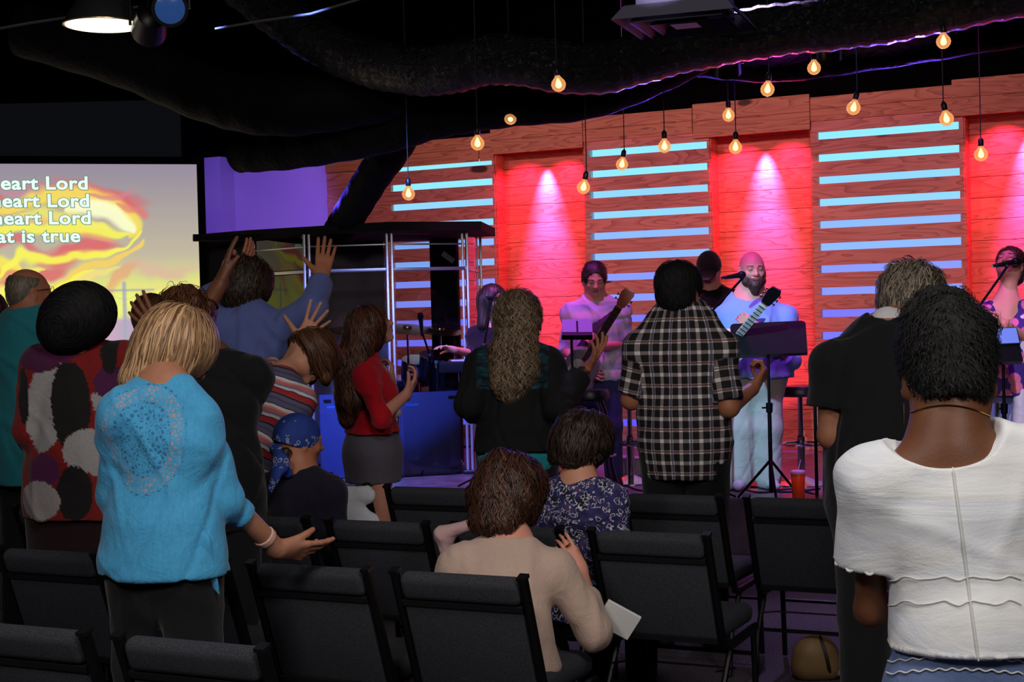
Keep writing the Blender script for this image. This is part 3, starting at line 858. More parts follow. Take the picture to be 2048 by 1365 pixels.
            S.cap(P(-.014, .088, -.057), P(.014, .088, -.057), .0075*h, .0075*h, .008)
            S.cap(P(-.021, .099, -.0518), P(.021, .099, -.0518), .0032*h, .0032*h, .004, sub=True)
        nr = .052 if s.sex == 'f' else .062
        nr *= (.55+.45*s.fat)
        S.cap(P(0, -.022, -.045), s.nb-s.UB*.03, nr*h, (nr+.006)*h, .035)
        S.cap(s.nb, s.nb-s.UB*.09, nr*1.2, nr*1.7, .05, s.FB, .8)
        return S
    def hand(s, S, q, detail=True, k=.008):
        d, n, kw = s.hands[q]; w = s.wr[q]; c = s.sc*(1.0 if s.sex == 'f' else 1.08)*kw.get('size', 1)
        n = unit(n-d*(n@d)); lat = np.cross(d, n)
        tl = kw.get('thumb', 1)           # which side of the palm the thumb leaves
        curl = kw.get('curl', 20); spread = kw.get('spread', 6)
        b = w+d*.015*c
        for i in range(4):
            o = (i-1.5)*.0195*c
            S.cap(b+lat*o*.6, b+lat*o+d*(.078-.004*abs(i-1.2))*c, .0135*c, .0108*c, .016, n, .95)
        L = [(.044, .028, .021), (.048, .031, .022), (.045, .029, .022), (.034, .023, .019)]
        order = range(4)
        for i in order:
            o = (1.5-i)*.0205*c*tl
            ci = curl[i] if hasattr(curl, '__len__') else curl*(1+.15*i)
            p = b+lat*o+d*(.078-.004*abs(i-1.2))*c
            ang = (1.5-i)*spread*tl
            dd = rot(n, -ang)@d if True else d
            if (rot(n, -ang)@d)@lat*o < 0: dd = rot(n, ang)@d
            ax = np.cross(dd, n)
            r0 = .0092*c*(1 if i < 3 else .88)
            for j, l in enumerate(L[i]):
                dd = rot(ax, ci*(1.0 if j else .7))@dd; p2 = p+dd*l*c
                S.cap(p, p2, r0*(1-.07*j), r0*(1-.07*(j+1)), .004 if j else .007); p = p2
        # thumb
        tv = lat*tl; tc = kw.get('tcurl', 15); ts = kw.get('tout', 45)
        p = b+tv*.020*c+d*.004*c+n*.004
        dd = unit(d*math.cos(math.radians(ts))+tv*math.sin(math.radians(ts))+n*.25)
        ax = unit(np.cross(dd, unit(d*.6+n*.8)))
        for j, (l, r1, r2) in enumerate(((.042, .0165, .0125), (.033, .0118, .0105), (.026, .0105, .0085))):
            if j: dd = rot(ax, tc)@dd
            p2 = p+dd*l*c; S.cap(p, p2, r1*c, r2*c, .010 if j == 0 else .004); p = p2
        S.cap(w-d*.01, w+d*.03*c, .0235*c, .024*c, .02, n, .72)
        return S
    def legs(s, S, g=0, k=.03, upto=None, r=(.092, .062, .040), wide=1.0, cut=None):
        for q in (1, -1):
            f = (.55+.45*s.fat)*s.sc
            S.cap(s.hip[q]+UP*.0, s.kn[q], r[0]*f+g, r[1]*f*wide+g, k)
            if upto is None: S.cap(s.kn[q], s.an[q]+UP*.0, r[1]*f*wide+g, (r[2]*wide*(1.25 if wide > 1.05 else 1))*f+g, k)
        return S
def person(name, label, o):
    return thing('person', label, 'person', o, 0, None)
def cc_of(fig, S):
    """cloth coordinates: across, through, along - for the torso, and along each sleeve"""
    def f(V):
        best = np.full(len(V), 9.0); out = np.zeros((len(V), 3))
        q = V-fig.pel; x = q@fig.RB; y = q@fig.F; z = q@fig.UB
        ang = np.arctan2(x, -y-.001)
        base = np.stack([x*.35+ang*.14, y, z], 1)
        for o in S.ops:
            tg = o[10] if o[0] == 'c' else o[6]
            if tg is None: continue
            d = S.one(o, V)
            if tg == 'torso': m = d < best-.0; out[m] = base[m]; best[m] = d[m]
            else:
                d = d+.012; m = d < best; a, b = o[1], o[2]; t = unit(b-a)
                u = unit(np.cross(t, fig.F+arr((.01, .02, .01)))); v = np.cross(t, u)
                r = V-a; cc = np.stack([np.arctan2(r@v, r@u)*.055+.02, r@v, .5-r@t], 1); out[m] = cc[m]; best[m] = d[m]
        return out
    return f
def shoes(fig, mat, P, off=0, base=None):
    for q in (1, -1):
        S = Solid(); a = fig.an[q]*arr((1, 1, 0))+UP*(fig.O[2]+.04); F = unit(fig.F+fig.R*q*.2)
        S.cap(a-F*.05, a+F*.10, .038, .040, .02, UP, .9); S.cap(a+F*.09-UP*.005, a+F*.16-UP*.008, .038, .032, .02, UP, .8)
        S.cap(a-F*.02, a-F*.01+UP*.05, .042, .042, .02)
        S.cut(a-UP*.04, -UP)
        build(S, .008, 'shoe', mat, P)
# ================================================================ people
SK = {'light': skinm('skin_light', (205, 158, 132)), 'pink': skinm('skin_pink', (214, 160, 140)), 'tan': skinm('skin_tan', (176, 122, 92)),
      'brown': skinm('skin_brown', (122, 76, 52), (104, 60, 40)), 'dark': skinm('skin_dark', (118, 74, 50), (96, 58, 38)), 'aged': skinm('skin_aged', (196, 146, 118), (168, 104, 80))}
HR_ = {'black': hairm('hair_black', (5, 5, 6), (20, 19, 20), .75), 'dbrown': hairm('hair_dark_brown', (18, 12, 9), (70, 52, 40)), 'brown': hairm('hair_brown', (44, 26, 18), (112, 74, 50)),
       'blonde': hairm('hair_blonde', (92, 56, 34), (218, 176, 130)), 'grey': hairm('hair_grey', (58, 50, 44), (160, 146, 128)), 'curly': hairm('hair_curly', (40, 30, 24), (168, 140, 112)),
       'auburn': hairm('hair_auburn', (34, 18, 14), (92, 58, 42))}
M['eye'] = simple('eye_white', (225, 222, 215), .25); M['iris'] = simple('iris', (40, 26, 18), .2); M['lip'] = simple('lips', (170, 88, 84), .5)
M['brow'] = simple('brow', (50, 34, 26), .9)
M['shoe'] = simple('shoe_black', (18, 17, 17), .6); M['gold'] = simple('gold', (205, 160, 80), .25, 1); M['silver'] = simple('silver', (200, 200, 205), .2, 1)
BLK = cloth('black_cloth', (20, 20, 23)); DKPANTS = cloth('black_trousers', (24, 24, 28), wr=.35)
RES = 1.0

def figp(px, py, z, yaw, it=8, **kw):
    """figure whose neck base stands at that point of the place"""
    T = W(px, py, z); H = kw.pop('H', 1.7); x, y = T[0], T[1]
    for _ in range(it):
        f = Fig(x, y, yaw, H=H, **kw); e = T-f.nb
        x += e[0]; y += e[1]; H *= 1+.9*e[2]/(f.nb[2]-kw.get('base', 0))
    f.T = T; return f

def face(fig, P, brow='brow', lips=True, eyes=True, shut=False):
    h = fig.hs*fig.sc**.3
    for q in (1, -1):
        if eyes:
            c = fig.head+fig.HR@(arr((q*.031, .0925, .009))*h)
            if not shut:
                S = Solid(); S.ell(c, arr((.0105, .006, .0052))*h, fig.HR, 0); build(S, .0022, 'eye', M['eye'], P)
                S = Solid(); S.ell(c+fig.HR@arr((0, .0045, -.001)), arr((.0048, .003, .0048))*h, fig.HR, 0); build(S, .0015, 'iris', M['iris'], P)
            else:
                S = Solid(); S.cap(fig.head+fig.HR@(arr((q*.031-.011, .094, .005))*h), fig.head+fig.HR@(arr((q*.031+.011, .094, .005))*h), .0022, .0022, 0); build(S, .0018, 'eyelashes', M['brow'], P)
        if brow:
            S = Solid(); a = fig.head+fig.HR@(arr((q*.017, .099, .030))*h); b = fig.head+fig.HR@(arr((q*.047, .088, .031))*h)
            S.cap(a, b, .0045, .003, 0, fig.HR[:, 2], .8); build(S, .002, 'eyebrow', M[brow], P)
    if lips:
        S = Solid(); p = lambda x, y, z: fig.head+fig.HR@(arr((x, y, z))*h)
        S.cap(p(-.018, .096, -.048), p(.018, .096, -.048), .0048*h, .0048*h, .003); S.cap(p(-.015, .095, -.057), p(.015, .095, -.057), .0056*h, .0056*h, .003)
        S.cap(p(-.02, .104, -.0522), p(.02, .104, -.0522), .002*h, .002*h, .002, sub=True)
        build(S, .002, 'lips', M['lip'], P)

def skin(fig, P, mat, h=.006, sides=(1, -1), legs=False, face_=True, upto=2.0, hand=True, torso=True, g0=-.010):
    S = Solid(); fig.headsolid(S, face_)
    if torso: fig.torso(S, g0, lo=False)
    for q in sides:
        fig.arms(S, q, 0.0, upto)
        if hand and q in fig.hands: fig.hand(S, q)
        elif hand and upto >= 2: S.ell(fig.wr[q]+unit(fig.wr[q]-fig.el[q])*.06, (.035, .035, .05), None, .03)
    if legs: fig.legs(S)
    return build(S, h, 'body', mat, P)

def defaulthand(fig, q, curl=25):
    d = unit(fig.wr[q]-fig.el[q]); n = unit(-fig.R*q*.9-fig.F*.3); fig.hands[q] = (d, n, dict(curl=curl, thumb=(1 if np.dot(np.cross(d, unit(n-d*(n@d))), fig.F) > 0 else -1)))

def pants(fig, P, mat, wide=1.15, g=.014, name='trousers', h=.010, fold=.004, seed=3, upto=None, top=.06):
    S = Solid(); fig.legs(S, g, .03, upto, wide=wide)
    rp = (.155 if fig.sex == 'm' else .168)*fig.fat*fig.sc
    S.cap(fig.pel-fig.R*.03-UP*.02, fig.pel+fig.R*.03-UP*.02, rp+g-.036, rp+g-.036, .05, fig.F, .78)
    S.cap(fig.pel, fig.pel+UP*top, rp*.97+g-.01, rp*.93+g-.01, .03, fig.F, .76, cut='b')
    o = build(S, h, name, mat, P, fold, seed, 14); return o

def topw(fig, P, mat, g=.014, h=.009, sleeves=1.0, hem=None, hemr=None, fold=.004, seed=1, freq=16, name='shirt', paint=None, cc=False, flare=1.0, neck=None, extra=None, relax=0, sl_r=None, chest=1.0, cutneck=True, cols=None):
    """shirt, jacket or jumper; sleeves 0..2 (1 = elbow, 2 = wrist), hem = height of its lower edge"""
    S = Solid(); fig.torso(S, g, chest=chest)
    for q in (1, -1):
        sl = sleeves[q] if isinstance(sleeves, dict) else sleeves
        if sl > 0:
            kw = dict(r=sl_r) if sl_r else {}
            fig.arms(S, q, g*.8, sl, flare=flare, **kw)
    rp = (.155 if fig.sex == 'm' else .168)*fig.fat*fig.sc
    hem = hem if hem is not None else fig.pel[2]-.06
    r1 = hemr or rp+g+.004
    lowc = arr((fig.pel[0], fig.pel[1], hem))
    S.cap(fig.pel+UP*.10*fig.sc, lowc-UP*.02, rp*.93+g, r1, .05, fig.F, .80, tg='torso')
    S.cut((0, 0, hem), -UP)
    if extra: extra(S)
    if neck:
        for (c, r) in neck: S.ell(c, r, np.stack([fig.RB, fig.FB, fig.UB], 1), .006, sub=True)
    elif cutneck:
        S.ell(fig.nb+fig.UB*.045+fig.FB*.02, arr((.078, .085, .062))*max(1, fig.fat*.95), np.stack([fig.RB, fig.FB, fig.UB], 1), .01, sub=True)
    return build(S, h, name, mat, P, fold*2.7, seed, freq*.85, paint, cc_of(fig, S) if cc else None, relax=relax), S

def collar(fig, P, mat, r=.072, hgt=.045, name='collar', tilt=0.0):
    mb = MB(); V = []; n = 36; c = fig.nb+fig.UB*-.012+fig.FB*.012; r = r*max(1, .9*fig.fat)
    for i in range(n+1):
        an = 2*PI*i/n+PI/2; f = .5+.5*math.cos(an-PI/2)     # front is open and low
        d = fig.RB*math.cos(an)+fig.FB*math.sin(an)*.95
        hh = hgt*(1-.35*f)
        V += [c+d*(r*1.02)+fig.UB*(.0-.025*f), c+d*r*.95+fig.UB*(hh-.03*f), c+d*(r*.99)+fig.UB*(hh+.003-.03*f), c+d*(r*1.15)+fig.UB*(-.006-.028*f)]
    F = []
    for i in range(n):
        for j in range(3): F.append((i*4+j, i*4+j+1, i*4+4+j+1, i*4+4+j))
    mb.add(V, F); o = part(name, mb, mat, P, True)
    s = o.modifiers.new('solid', 'SOLIDIFY'); s.thickness = .004
    return o

def crownflow(fig, down=1.0, out=.6, back=0.0):
    c = fig.head+fig.HR@arr((0, -.03, .10))
    dn = -fig.HR[:, 2]*.4-UP*.6
    def f(p):
        d = p-c; d = d-(d@fig.HR[:, 2])[:, None]*fig.HR[:, 2]
        d = d/np.maximum(.02, np.linalg.norm(d, axis=1, keepdims=True))
        return d*out+dn*down-fig.HR[:, 1]*back
    return f
def hairS(fig, thick=.010, low=-.05, facecut=True, k=.02):
    h = fig.hs*fig.sc**.3; HR = fig.HR; S = Solid(); P = lambda x, y, z: fig.head+HR@(arr((x, y, z))*h)
    S.ell(P(0, -.014, .032), arr((.078+thick, .098+thick, .092+thick))*h, HR, k)
    S.ell(P(0, -.045, -.02), arr((.066+thick, .062+thick, .066+thick))*h, HR, .03)
    S.P = P; S.h = h
    return S
def hairend(S, fig, low=-.07, front=.045, temple=.055):
    h = S.h; HR = fig.HR
    S.ell(S.P(0, .130, -.025), arr((.088, .090, .108))*h, HR, .01, sub=True)
    S.cut(S.P(0, 0, low), -HR[:, 2]*.9-HR[:, 1]*-.15)
    for q in (1, -1): S.ell(S.P(q*.085, .0, -.018), arr((.022, .024, .038))*h, HR, .008, sub=True)

# ---------------------------------------------------------------- 1 woman in the blue tunic
f = figp(325, 772, 4.68, 20, lean=4, fat=1.02, sw=.178)
P = thing('person', 'blonde person from behind in a bright blue tunic with lace yoke, arm held out', 'person', f.O)
f.headrot(26, 30, 10, at=W(352, 706, 4.80)); f.hs = 1.06
f.sh[1] = W(398, 842, 4.66); f.sh[-1] = W(240, 822, 4.62)
f.arm(1, W(452, 1000, 4.70), W(556, 1100, 4.88), unit(W(640, 1104, 4.98)-W(560, 1100, 4.88)), arr((-.1, .8, .55)), curl=[8, 16, 26, 34], spread=3, thumb=1, tcurl=8, tout=22, size=1.08)
f.arm(-1, W(228, 990, 4.72), W(250, 1000, 4.98)); defaulthand(f, -1)
skin(f, P, SK['aged'], .0048)
BLU = lin((62, 172, 228))
lc = W(275, 838, 4.55); lr = W(300, 960, 4.55)
m, nt, b = newmat('tunic_blue'); co = objco(nt)
a = nt.nodes.new('ShaderNodeAttribute'); a.attribute_name = 'Col'; sp = nt.nodes.new('ShaderNodeSeparateColor'); nt.links.new(a.outputs['Color'], sp.inputs[0])
vo = N(nt, 'ShaderNodeTexVoronoi', Scale=72, feature='DISTANCE_TO_EDGE'); nt.links.new(co, vo.inputs['Vector'])
hol = ramp(nt, vo.outputs['Distance'], [(.10, (0, 0, 0)), (.20, (1, 1, 1))])
ms = mathn(nt, 'MULTIPLY', hol, sp.outputs[0]); 
base = mix(nt, noise(nt, co, 120, 2, .6, 0, (1, 1, .25)), (*lin((52, 150, 208)), 1), (*lin((82, 184, 232)), 1))
base = mix(nt, mathn(nt, 'MULTIPLY', ms, .85), base, (*lin((196, 158, 142)), 1))
base = mix(nt, mathn(nt, 'MULTIPLY', mathn(nt, 'MULTIPLY', hol, sp.outputs[1]), .9), base, (*lin((34, 100, 150)), 1))
nt.links.new(base, b.inputs['Base Color']); b.inputs['Roughness'].default_value = .8; b.inputs['Sheen Weight'].default_value = .2
pv = bump(nt, b, noise(nt, co, 9, 3, .55, 1.5), .5, .014); pv = bump(nt, b, vo.outputs['Distance'], .25, .003, pv)
M['tunic'] = m
def lacepaint(V):
    q = V-W(282, 860, 4.55); x = q@f.R; z = q@UP
    g1 = np.exp(-((x/.070)**2+(z/.095)**2)**3)             # solid crochet medallions
    x2, z2 = x+.0, z+.02
    ring = np.hypot(x2/.125, (z2+.01)/.165); band = (ring > .70) & (ring < 1.0) & (q@f.F < .12)
    c = np.zeros((len(V), 3)); c[:, 0] = np.where(band, 1.0, 0)*np.clip((.55+np.sin(x*90)*.4), 0, 1); 
    rr = np.hypot(x, (z-.035)/1.0); r2 = np.hypot(x+.0, z+.055)
    med = ((np.abs(np.sin(np.minimum(rr, r2)*150)) > .75) & (ring < .66)) | ((ring > .66) & (ring < .71)) | ((ring > 1.0) & (ring < 1.04))
    spokes = (np.abs(np.sin(np.arctan2(z+.01, x)*6)) > .85) & (ring < .6)
    c[:, 1] = np.where(med | spokes, .9, 0.12*(ring < .66)); return c
def ex(S):
    S.cap(W(335, 1150, 4.66)+f.R*.06+UP*.10, W(432, 1185, 4.70)+UP*.0, .06, .012, .04, f.F, .6)
hem = W(325, 1152, 4.62)[2]
o, S_ = topw(f, P, M['tunic'], .012, .0055, {1: 1.32, -1: 1.4}, hem=hem, hemr=.198, fold=.0062, seed=4, freq=15, name='tunic', paint=lacepaint, extra=None)
S = Solid(); S.cap(W(395, 1090, 4.56), W(438, 1188, 4.58), .05, .006, .01, f.F, .35); build(S, .005, 'tunic_tail', M['tunic'], P, .003, paint=lambda V: np.zeros((len(V), 3)))
collar(f, P, simple('collar_blue', (62, 165, 220), .8), .060, .040)
# gauze bandage
S = Solid(); d_ = unit(f.wr[1]-f.el[1]); c_ = f.wr[1]-d_*.085; S.cap(c_, c_+d_*.025, .0375, .036, 0, cut='ab'); build(S, .004, 'bandage', simple('bandage', (222, 178, 160), .8), P)
pants(f, P, DKPANTS, 1.3, .002, fold=.008); shoes(f, M['shoe'], P)
S = hairS(f, .020); h = S.h
for q in (1, -1):
    S.cap(S.P(q*.064, -.015, .02), S.P(q*.068, .0, -.10), .035*h, .022*h, .04)
S.cap(S.P(0, -.055, .0), S.P(0, -.080, -.115), .062*h, .046*h, .04, f.HR[:, 1], .7); S.cap(S.P(-.05, -.04, -.03), S.P(-.055, -.045, -.085), .035, .02, .03); S.cap(S.P(.05, -.03, -.03), S.P(.055, -.02, -.10), .035, .02, .03)
S.ell(S.P(0, .13, -.03), arr((.072, .075, .10))*h, f.HR, .01, sub=True)
hairobj(S, .005, 'hair', HR_['blonde'], P, 2600, 12, .015, crownflow(f, 1.0, .5), .005, .003, 2, lift=(.001, .010), curl=.003, curlf=.5)

# ---------------------------------------------------------------- 2 woman in the white top
f = figp(1893, 872, 3.15, 4, lean=6, side=-5, fat=.94, sw=.20)
P = thing('person', 'person with cropped black hair and gold necklace in a white lace trimmed top', 'person', f.O)
f.headrot(2, 26, 0, at=W(1896, 762, 3.22)); f.hs = 1.17
f.am = .82; f.sh[-1] = W(1742, 955, 3.13); f.sh[1] = W(2085, 915, 3.13)
f.arm(-1, W(1742, 1222, 3.20), W(1850, 1180, 3.50)); f.arm(1, W(2110, 1180, 3.2), W(2010, 1200, 3.45)); defaulthand(f, 1); defaulthand(f, -1)
skin(f, P, SK['dark'], .005, g0=-.026)
m, nt, b = newmat('white_lace_top'); co = objco(nt)
wv = noise(nt, co, 3.2, 4, .6, 1.4, (.8, .8, 3.0)); c = ramp(nt, wv, [(.38, lin((224, 229, 237))), (.50, lin((236, 239, 242))), (.64, lin((230, 231, 230)))]); nt.links.new(c, b.inputs['Base Color'])
b.inputs['Roughness'].default_value = .85; pv = bump(nt, b, wv, .30, .014); bump(nt, b, noise(nt, co, 200, 2), .25, .002, pv); M['whitetop'] = m
nk = [(W(1893, 828, 3.06), (.140, .20, .108))]
zh = W(1900, 1292, 3.1)[2]
topw(f, P, M['whitetop'], .014, .0055, {-1: .62, 1: .62}, hem=zh-.004, hemr=.19, fold=.0042, seed=8, freq=13, name='top', flare=1.25, sl_r=(.066, .062, .04, .03), neck=nk)
# raised seam down the back, neckline binding
def surf(o, px, py, z0=2.6, lift=.003):
    """point on a mesh along that sight line"""
    og = Vector((0, 0, CAMH)); d = Vector(tuple(W(px, py, 1)))-og; d.normalize()
    mi = o.parent.matrix_basis @ o.matrix_parent_inverse if o.parent else Matrix.Identity(4); mi = mi @ o.matrix_basis; iv = mi.inverted()
    ok, loc, nn, i = o.ray_cast(iv @ og, iv.to_3x3() @ d)
    if not ok: return None
    return arr(mi @ loc)+arr(nn)*lift
bpy.context.view_layer.update()
tp = [q for q in bpy.data.objects if q.parent == P and q.name.startswith('top')][0]
WS = simple('white_trim', (228, 226, 220), .85)
def trimline(o, pts, r, name, mat, P, n=40):
    out = []
    for i in range(len(pts)-1):
        for t in np.linspace(0, 1, n, endpoint=False): 
            p = surf(o, pts[i][0]*(1-t)+pts[i+1][0]*t, pts[i][1]*(1-t)+pts[i+1][1]*t)
            if p is not None: out.append(p)
    if len(out) > 2:
        q = np.array(out); 
        for _ in range(2): q[1:-1] = (q[:-2]+q[1:-1]*2+q[2:])/4
        part(name, MB().tube(list(q), r, 6), mat, P, True)
trimline(tp, [(1905, 935), (1922, 1060), (1940, 1200), (1958, 1330)],   .0018, 'seam', WS, P)
nl = [(1776+ (2030-1776)*t, 880+ 42*math.sin(PI*min(1, t*1.05))-40*max(0, t-.5)*2) for t in np.linspace(0, 1, 12)]
for yy, am in ((1155, 6), (1205, 8)):
    trimline(tp, [(1765+i*14, yy+am*math.sin(i*1.3)*.6+2*(i % 3)) for i in range(21)], .0014, 'gathered_trim', WS, P, 4)
# scalloped cuff of the left sleeve and lace hem over the jeans
t_ = .60; cc_ = f.sh[-1]+(f.el[-1]-f.sh[-1])*t_; dd_ = unit(f.el[-1]-f.sh[-1]); u_ = unit(np.cross(dd_, arr((0, 1, 0)))); v_ = np.cross(dd_, u_)
r_ = .080
cuff = [cc_+(u_*math.cos(a)+v_*math.sin(a))*(r_+.004*math.sin(a*11))*.92+dd_*(.006*math.sin(a*11)) for a in np.linspace(0, 2*PI, 90)]
part('cuff', MB().tube(cuff, .003, 6), WS, P, True)
JEANS = cloth('jeans_blue', (84, 104, 150), (110, 130, 172))
pants(f, P, JEANS, 1.1, .016, name='jeans', top=.12); shoes(f, M['shoe'], P)
bpy.context.view_layer.update(); jn = [q for q in bpy.data.objects if q.parent == P and q.name.startswith('jeans')][0]
for k, yy in enumerate((1322, 1346)):
    trimline(jn, [(1775+i*13, yy+7*(i % 2)-10*math.sin(PI*i/22)) for i in range(22)], .0018, 'lace_hem', WS, P, 4)
S = hairS(f, .002); h = S.h; S.ell(S.P(0, -.02, .065), arr((.088, .106, .088))*h, f.HR, .03)
S.ell(S.P(0, .125, -.035), arr((.085, .090, .098))*h, f.HR, .01, sub=True); S.cut(S.P(0, 0, -.062), -f.HR[:, 2])
for q in (1, -1): S.ell(S.P(q*.10, .03, -.04), arr((.030, .050, .055))*h, f.HR, .01, sub=True)
for i in range(34):
    r = random.Random(i); an = r.random()*6.28; el_ = r.random()*1.2+.25; S.ell(S.P(.082*math.cos(an)*math.cos(el_), -.018+.100*math.sin(an)*math.cos(el_), .066+.092*math.sin(el_)), .015+.006*r.random(), None, .014)
hairobj(S, .005, 'hair', HR_['black'], P, 3600, 5, .005, None, .003, .003, 3, lift=(.001, .007), curl=.005, curlf=1.4)
# necklace and earrings
nkp = []
for t in np.linspace(-1, 1, 60):
    nkp.append((1893+118*t, 812+ 0+40*t*t))
bd = [q for q in bpy.data.objects if q.parent == P and q.name.startswith('body')][0]
out = [surf(bd, x, y, lift=.002) for x, y in nkp]; out = [p for p in out if p is not None]
if len(out) > 4: part('necklace', MB().tube(out, .0016, 5), M['gold'], P, True)
for q in (1, -1):
    e = f.hp(q*.084, .0, -.045); part('earring', MB().tube([e, e-UP*.012, e-UP*.045], [.003, .0035, .0015], 6), M['silver'], P, True)

# ---------------------------------------------------------------- 3 seated woman in the beige cardigan
f = figp(1018, 1085, 5.22, 14, seated=1, lean=20, side=3, fat=1.34, sw=.185)
P = thing('person', 'seated person with dark brown wavy hair in a beige cardigan, hand at the shoulder', 'person', f.O)
f.headrot(12, 24, 0, at=W(1018, 992, 5.32)); f.hs = 1.06
f.sh[1] = W(1112, 1140, 5.18); f.sh[-1] = W(915, 1130, 5.21)
f.arm(1, W(1188, 1262, 5.18), W(1160, 1140, 5.42), unit(W(1112, 1060, 5.44)-W(1152, 1125, 5.42)), arr((-.2, .9, -.1)), curl=[14, 18, 22, 24], spread=3, thumb=-1, tout=20)
f.arm(-1, W(880, 1260, 5.26), W(930, 1270, 5.56)); defaulthand(f, -1)
skin(f, P, SK['pink'], .005)
BEI = cloth('cardigan_beige', (205, 178, 162), (192, 164, 150), wr=.5)
topw(f, P, BEI, .016, .0065, {1: 1.55, -1: 1.9}, hem=.47, hemr=.23, fold=.006, seed=12, freq=12, name='cardigan', sl_r=(.062, .058, .050, .030))
collar(f, P, simple('collar_beige', (200, 172, 156), .9), .062, .028)
pants(f, P, DKPANTS, 1.1, .014); shoes(f, M['shoe'], P)
rg = f.wr[1]+f.hands[1][0]*.105+arr((.012, -.008, 0)); part('ring', MB().lathe([(.0105, -.0015), (.0112, 0), (.0105, .0015)], rg, f.hands[1][0], 14), M['gold'], P, True)
S = hairS(f, .030); h = S.h
S.cap(S.P(-.045, -.05, -.01), S.P(-.045, -.080, -.115), .052*h, .042*h, .04); S.cap(S.P(.045, -.05, -.01), S.P(.045, -.080, -.115), .052*h, .042*h, .04); S.cap(S.P(0, -.065, 0), S.P(0, -.095, -.125), .05*h, .04*h, .03)
for q in (1, -1): S.cap(S.P(q*.075, .0, .02), S.P(q*.08, .01, -.06), .032*h, .028*h, .04)
for i in range(26):
    r = random.Random(i+50); an = r.random()*6.28; el_ = r.random()*1.9-.7; S.ell(S.P(.10*math.cos(an)*math.cos(el_), -.02+.118*math.sin(an)*math.cos(el_), .01+.11*math.sin(el_)), .022+.010*r.random(), None, .03)
S.ell(S.P(0, .14, -.03), arr((.072, .075, .10))*h, f.HR, .01, sub=True)
hairobj(S, .0055, 'hair', HR_['auburn'], P, 2600, 10, .013, crownflow(f, .9, .6), .0055, .004, 5, lift=(.001, .012), curl=.008, curlf=.9)
FIG_BEIGE = f

# ---------------------------------------------------------------- 4 seated woman in the floral blouse
f = figp(1158, 968, 6.05, 28, seated=1, lean=5, fat=1.02, sw=.172)
P = thing('person', 'seated person with short dark hair in a navy and white swirl print blouse', 'person', f.O)
f.headrot(30, 22, 6, at=W(1166, 893, 6.10)); f.hs = 1.04
defaulthand(f, 1); defaulthand(f, -1)
skin(f, P, SK['light'], .006); 
m, nt, b = newmat('swirl_print'); co = objco(nt)
v1 = N(nt, 'ShaderNodeTexVoronoi', Scale=46, feature='F1'); dn = N(nt, 'ShaderNodeTexNoise', Scale=20); nt.links.new(co, dn.inputs['Vector'])
mv = mix(nt, .06, co, dn.outputs['Color']); nt.links.new(mv, v1.inputs['Vector'])
rg_ = mathn(nt, 'ABSOLUTE', mathn(nt, 'SUBTRACT', v1.outputs['Distance'], .42))
wh = ramp(nt, rg_, [(.035, (1, 1, 1)), (.075, (0, 0, 0))]); nn_ = noise(nt, co, 48, 3); wh2 = mathn(nt, 'MULTIPLY', wh, ramp(nt, nn_, [(.42, (0, 0, 0)), (.5, (1, 1, 1))]))
bs = ramp(nt, noise(nt, co, 22, 3), [(.35, lin((22, 20, 40))), (.5, lin((44, 42, 104))), (.64, lin((78, 58, 100)))])
nt.links.new(mix(nt, wh2, bs, (*lin((214, 212, 218)), 1)), b.inputs['Base Color']); b.inputs['Roughness'].default_value = .85; bump(nt, b, noise(nt, co, 10, 3, .5, 1), .4, .012)
M['swirl'] = m
topw(f, P, M['swirl'], .014, .007, 1.3, hem=.45, fold=.005, seed=14, name='blouse')
pants(f, P, DKPANTS); shoes(f, M['shoe'], P)
S = hairS(f, .022); h = S.h
S.cap(S.P(-.03, -.06, 0), S.P(-.03, -.064, -.075), .050*h, .030*h, .03); S.cap(S.P(.035, -.055, 0), S.P(.035, -.058, -.065), .045*h, .026*h, .03)
for i in range(20):
    r = random.Random(i+90); an = r.random()*6.28; el_ = r.random()*1.5-.2; S.ell(S.P(.088*math.cos(an)*math.cos(el_), -.02+.108*math.sin(an)*math.cos(el_), .03+.102*math.sin(el_)), .017+.008*r.random(), None, .02)
S.ell(S.P(0, .125, -.035), arr((.088, .092, .10))*h, f.HR, .01, sub=True); S.cut(S.P(0, 0, -.10), -f.HR[:, 2])
for q in (1, -1): S.ell(S.P(q*.092, .012, -.025), arr((.028, .034, .045))*h, f.HR, .008, sub=True)
hairobj(S, .0055, 'hair', HR_['dbrown'], P, 2000, 8, .012, crownflow(f, .7, .8), .0055, .004, 7, lift=(.002, .014), curl=.004, curlf=.7)

# ---------------------------------------------------------------- 5 boy with the blue bandana
f = figp(598, 955, 6.55, 22, seated=1, lean=4, fat=.98, sw=.185, sex='m')
P = thing('person', 'seated person in a dark tee with a blue paisley bandana on the head', 'person', f.O)
f.headrot(38, 6, 0, at=W(598, 886, 6.58)); f.hs = 1.0
defaulthand(f, 1); defaulthand(f, -1)
skin(f, P, SK['tan'], .006)
topw(f, P, cloth('navy_tee', (32, 30, 46)), .014, .009, .8, hem=.45, fold=.004, seed=15, name='tee')
pants(f, P, DKPANTS); shoes(f, M['shoe'], P)
m, nt, b = newmat('bandana'); co = objco(nt)
sc_ = lambda v: v
a = nt.nodes.new('ShaderNodeAttribute'); a.attribute_name = 'Col'; sp = nt.nodes.new('ShaderNodeSeparateColor'); nt.links.new(a.outputs['Color'], sp.inputs[0])
vo = N(nt, 'ShaderNodeTexVoronoi', Scale=26, Randomness=.35); nt.links.new(co, vo.inputs['Vector']); dots = ramp(nt, vo.outputs['Distance'], [(.12, (1, 1, 1)), (.17, (0, 0, 0))])
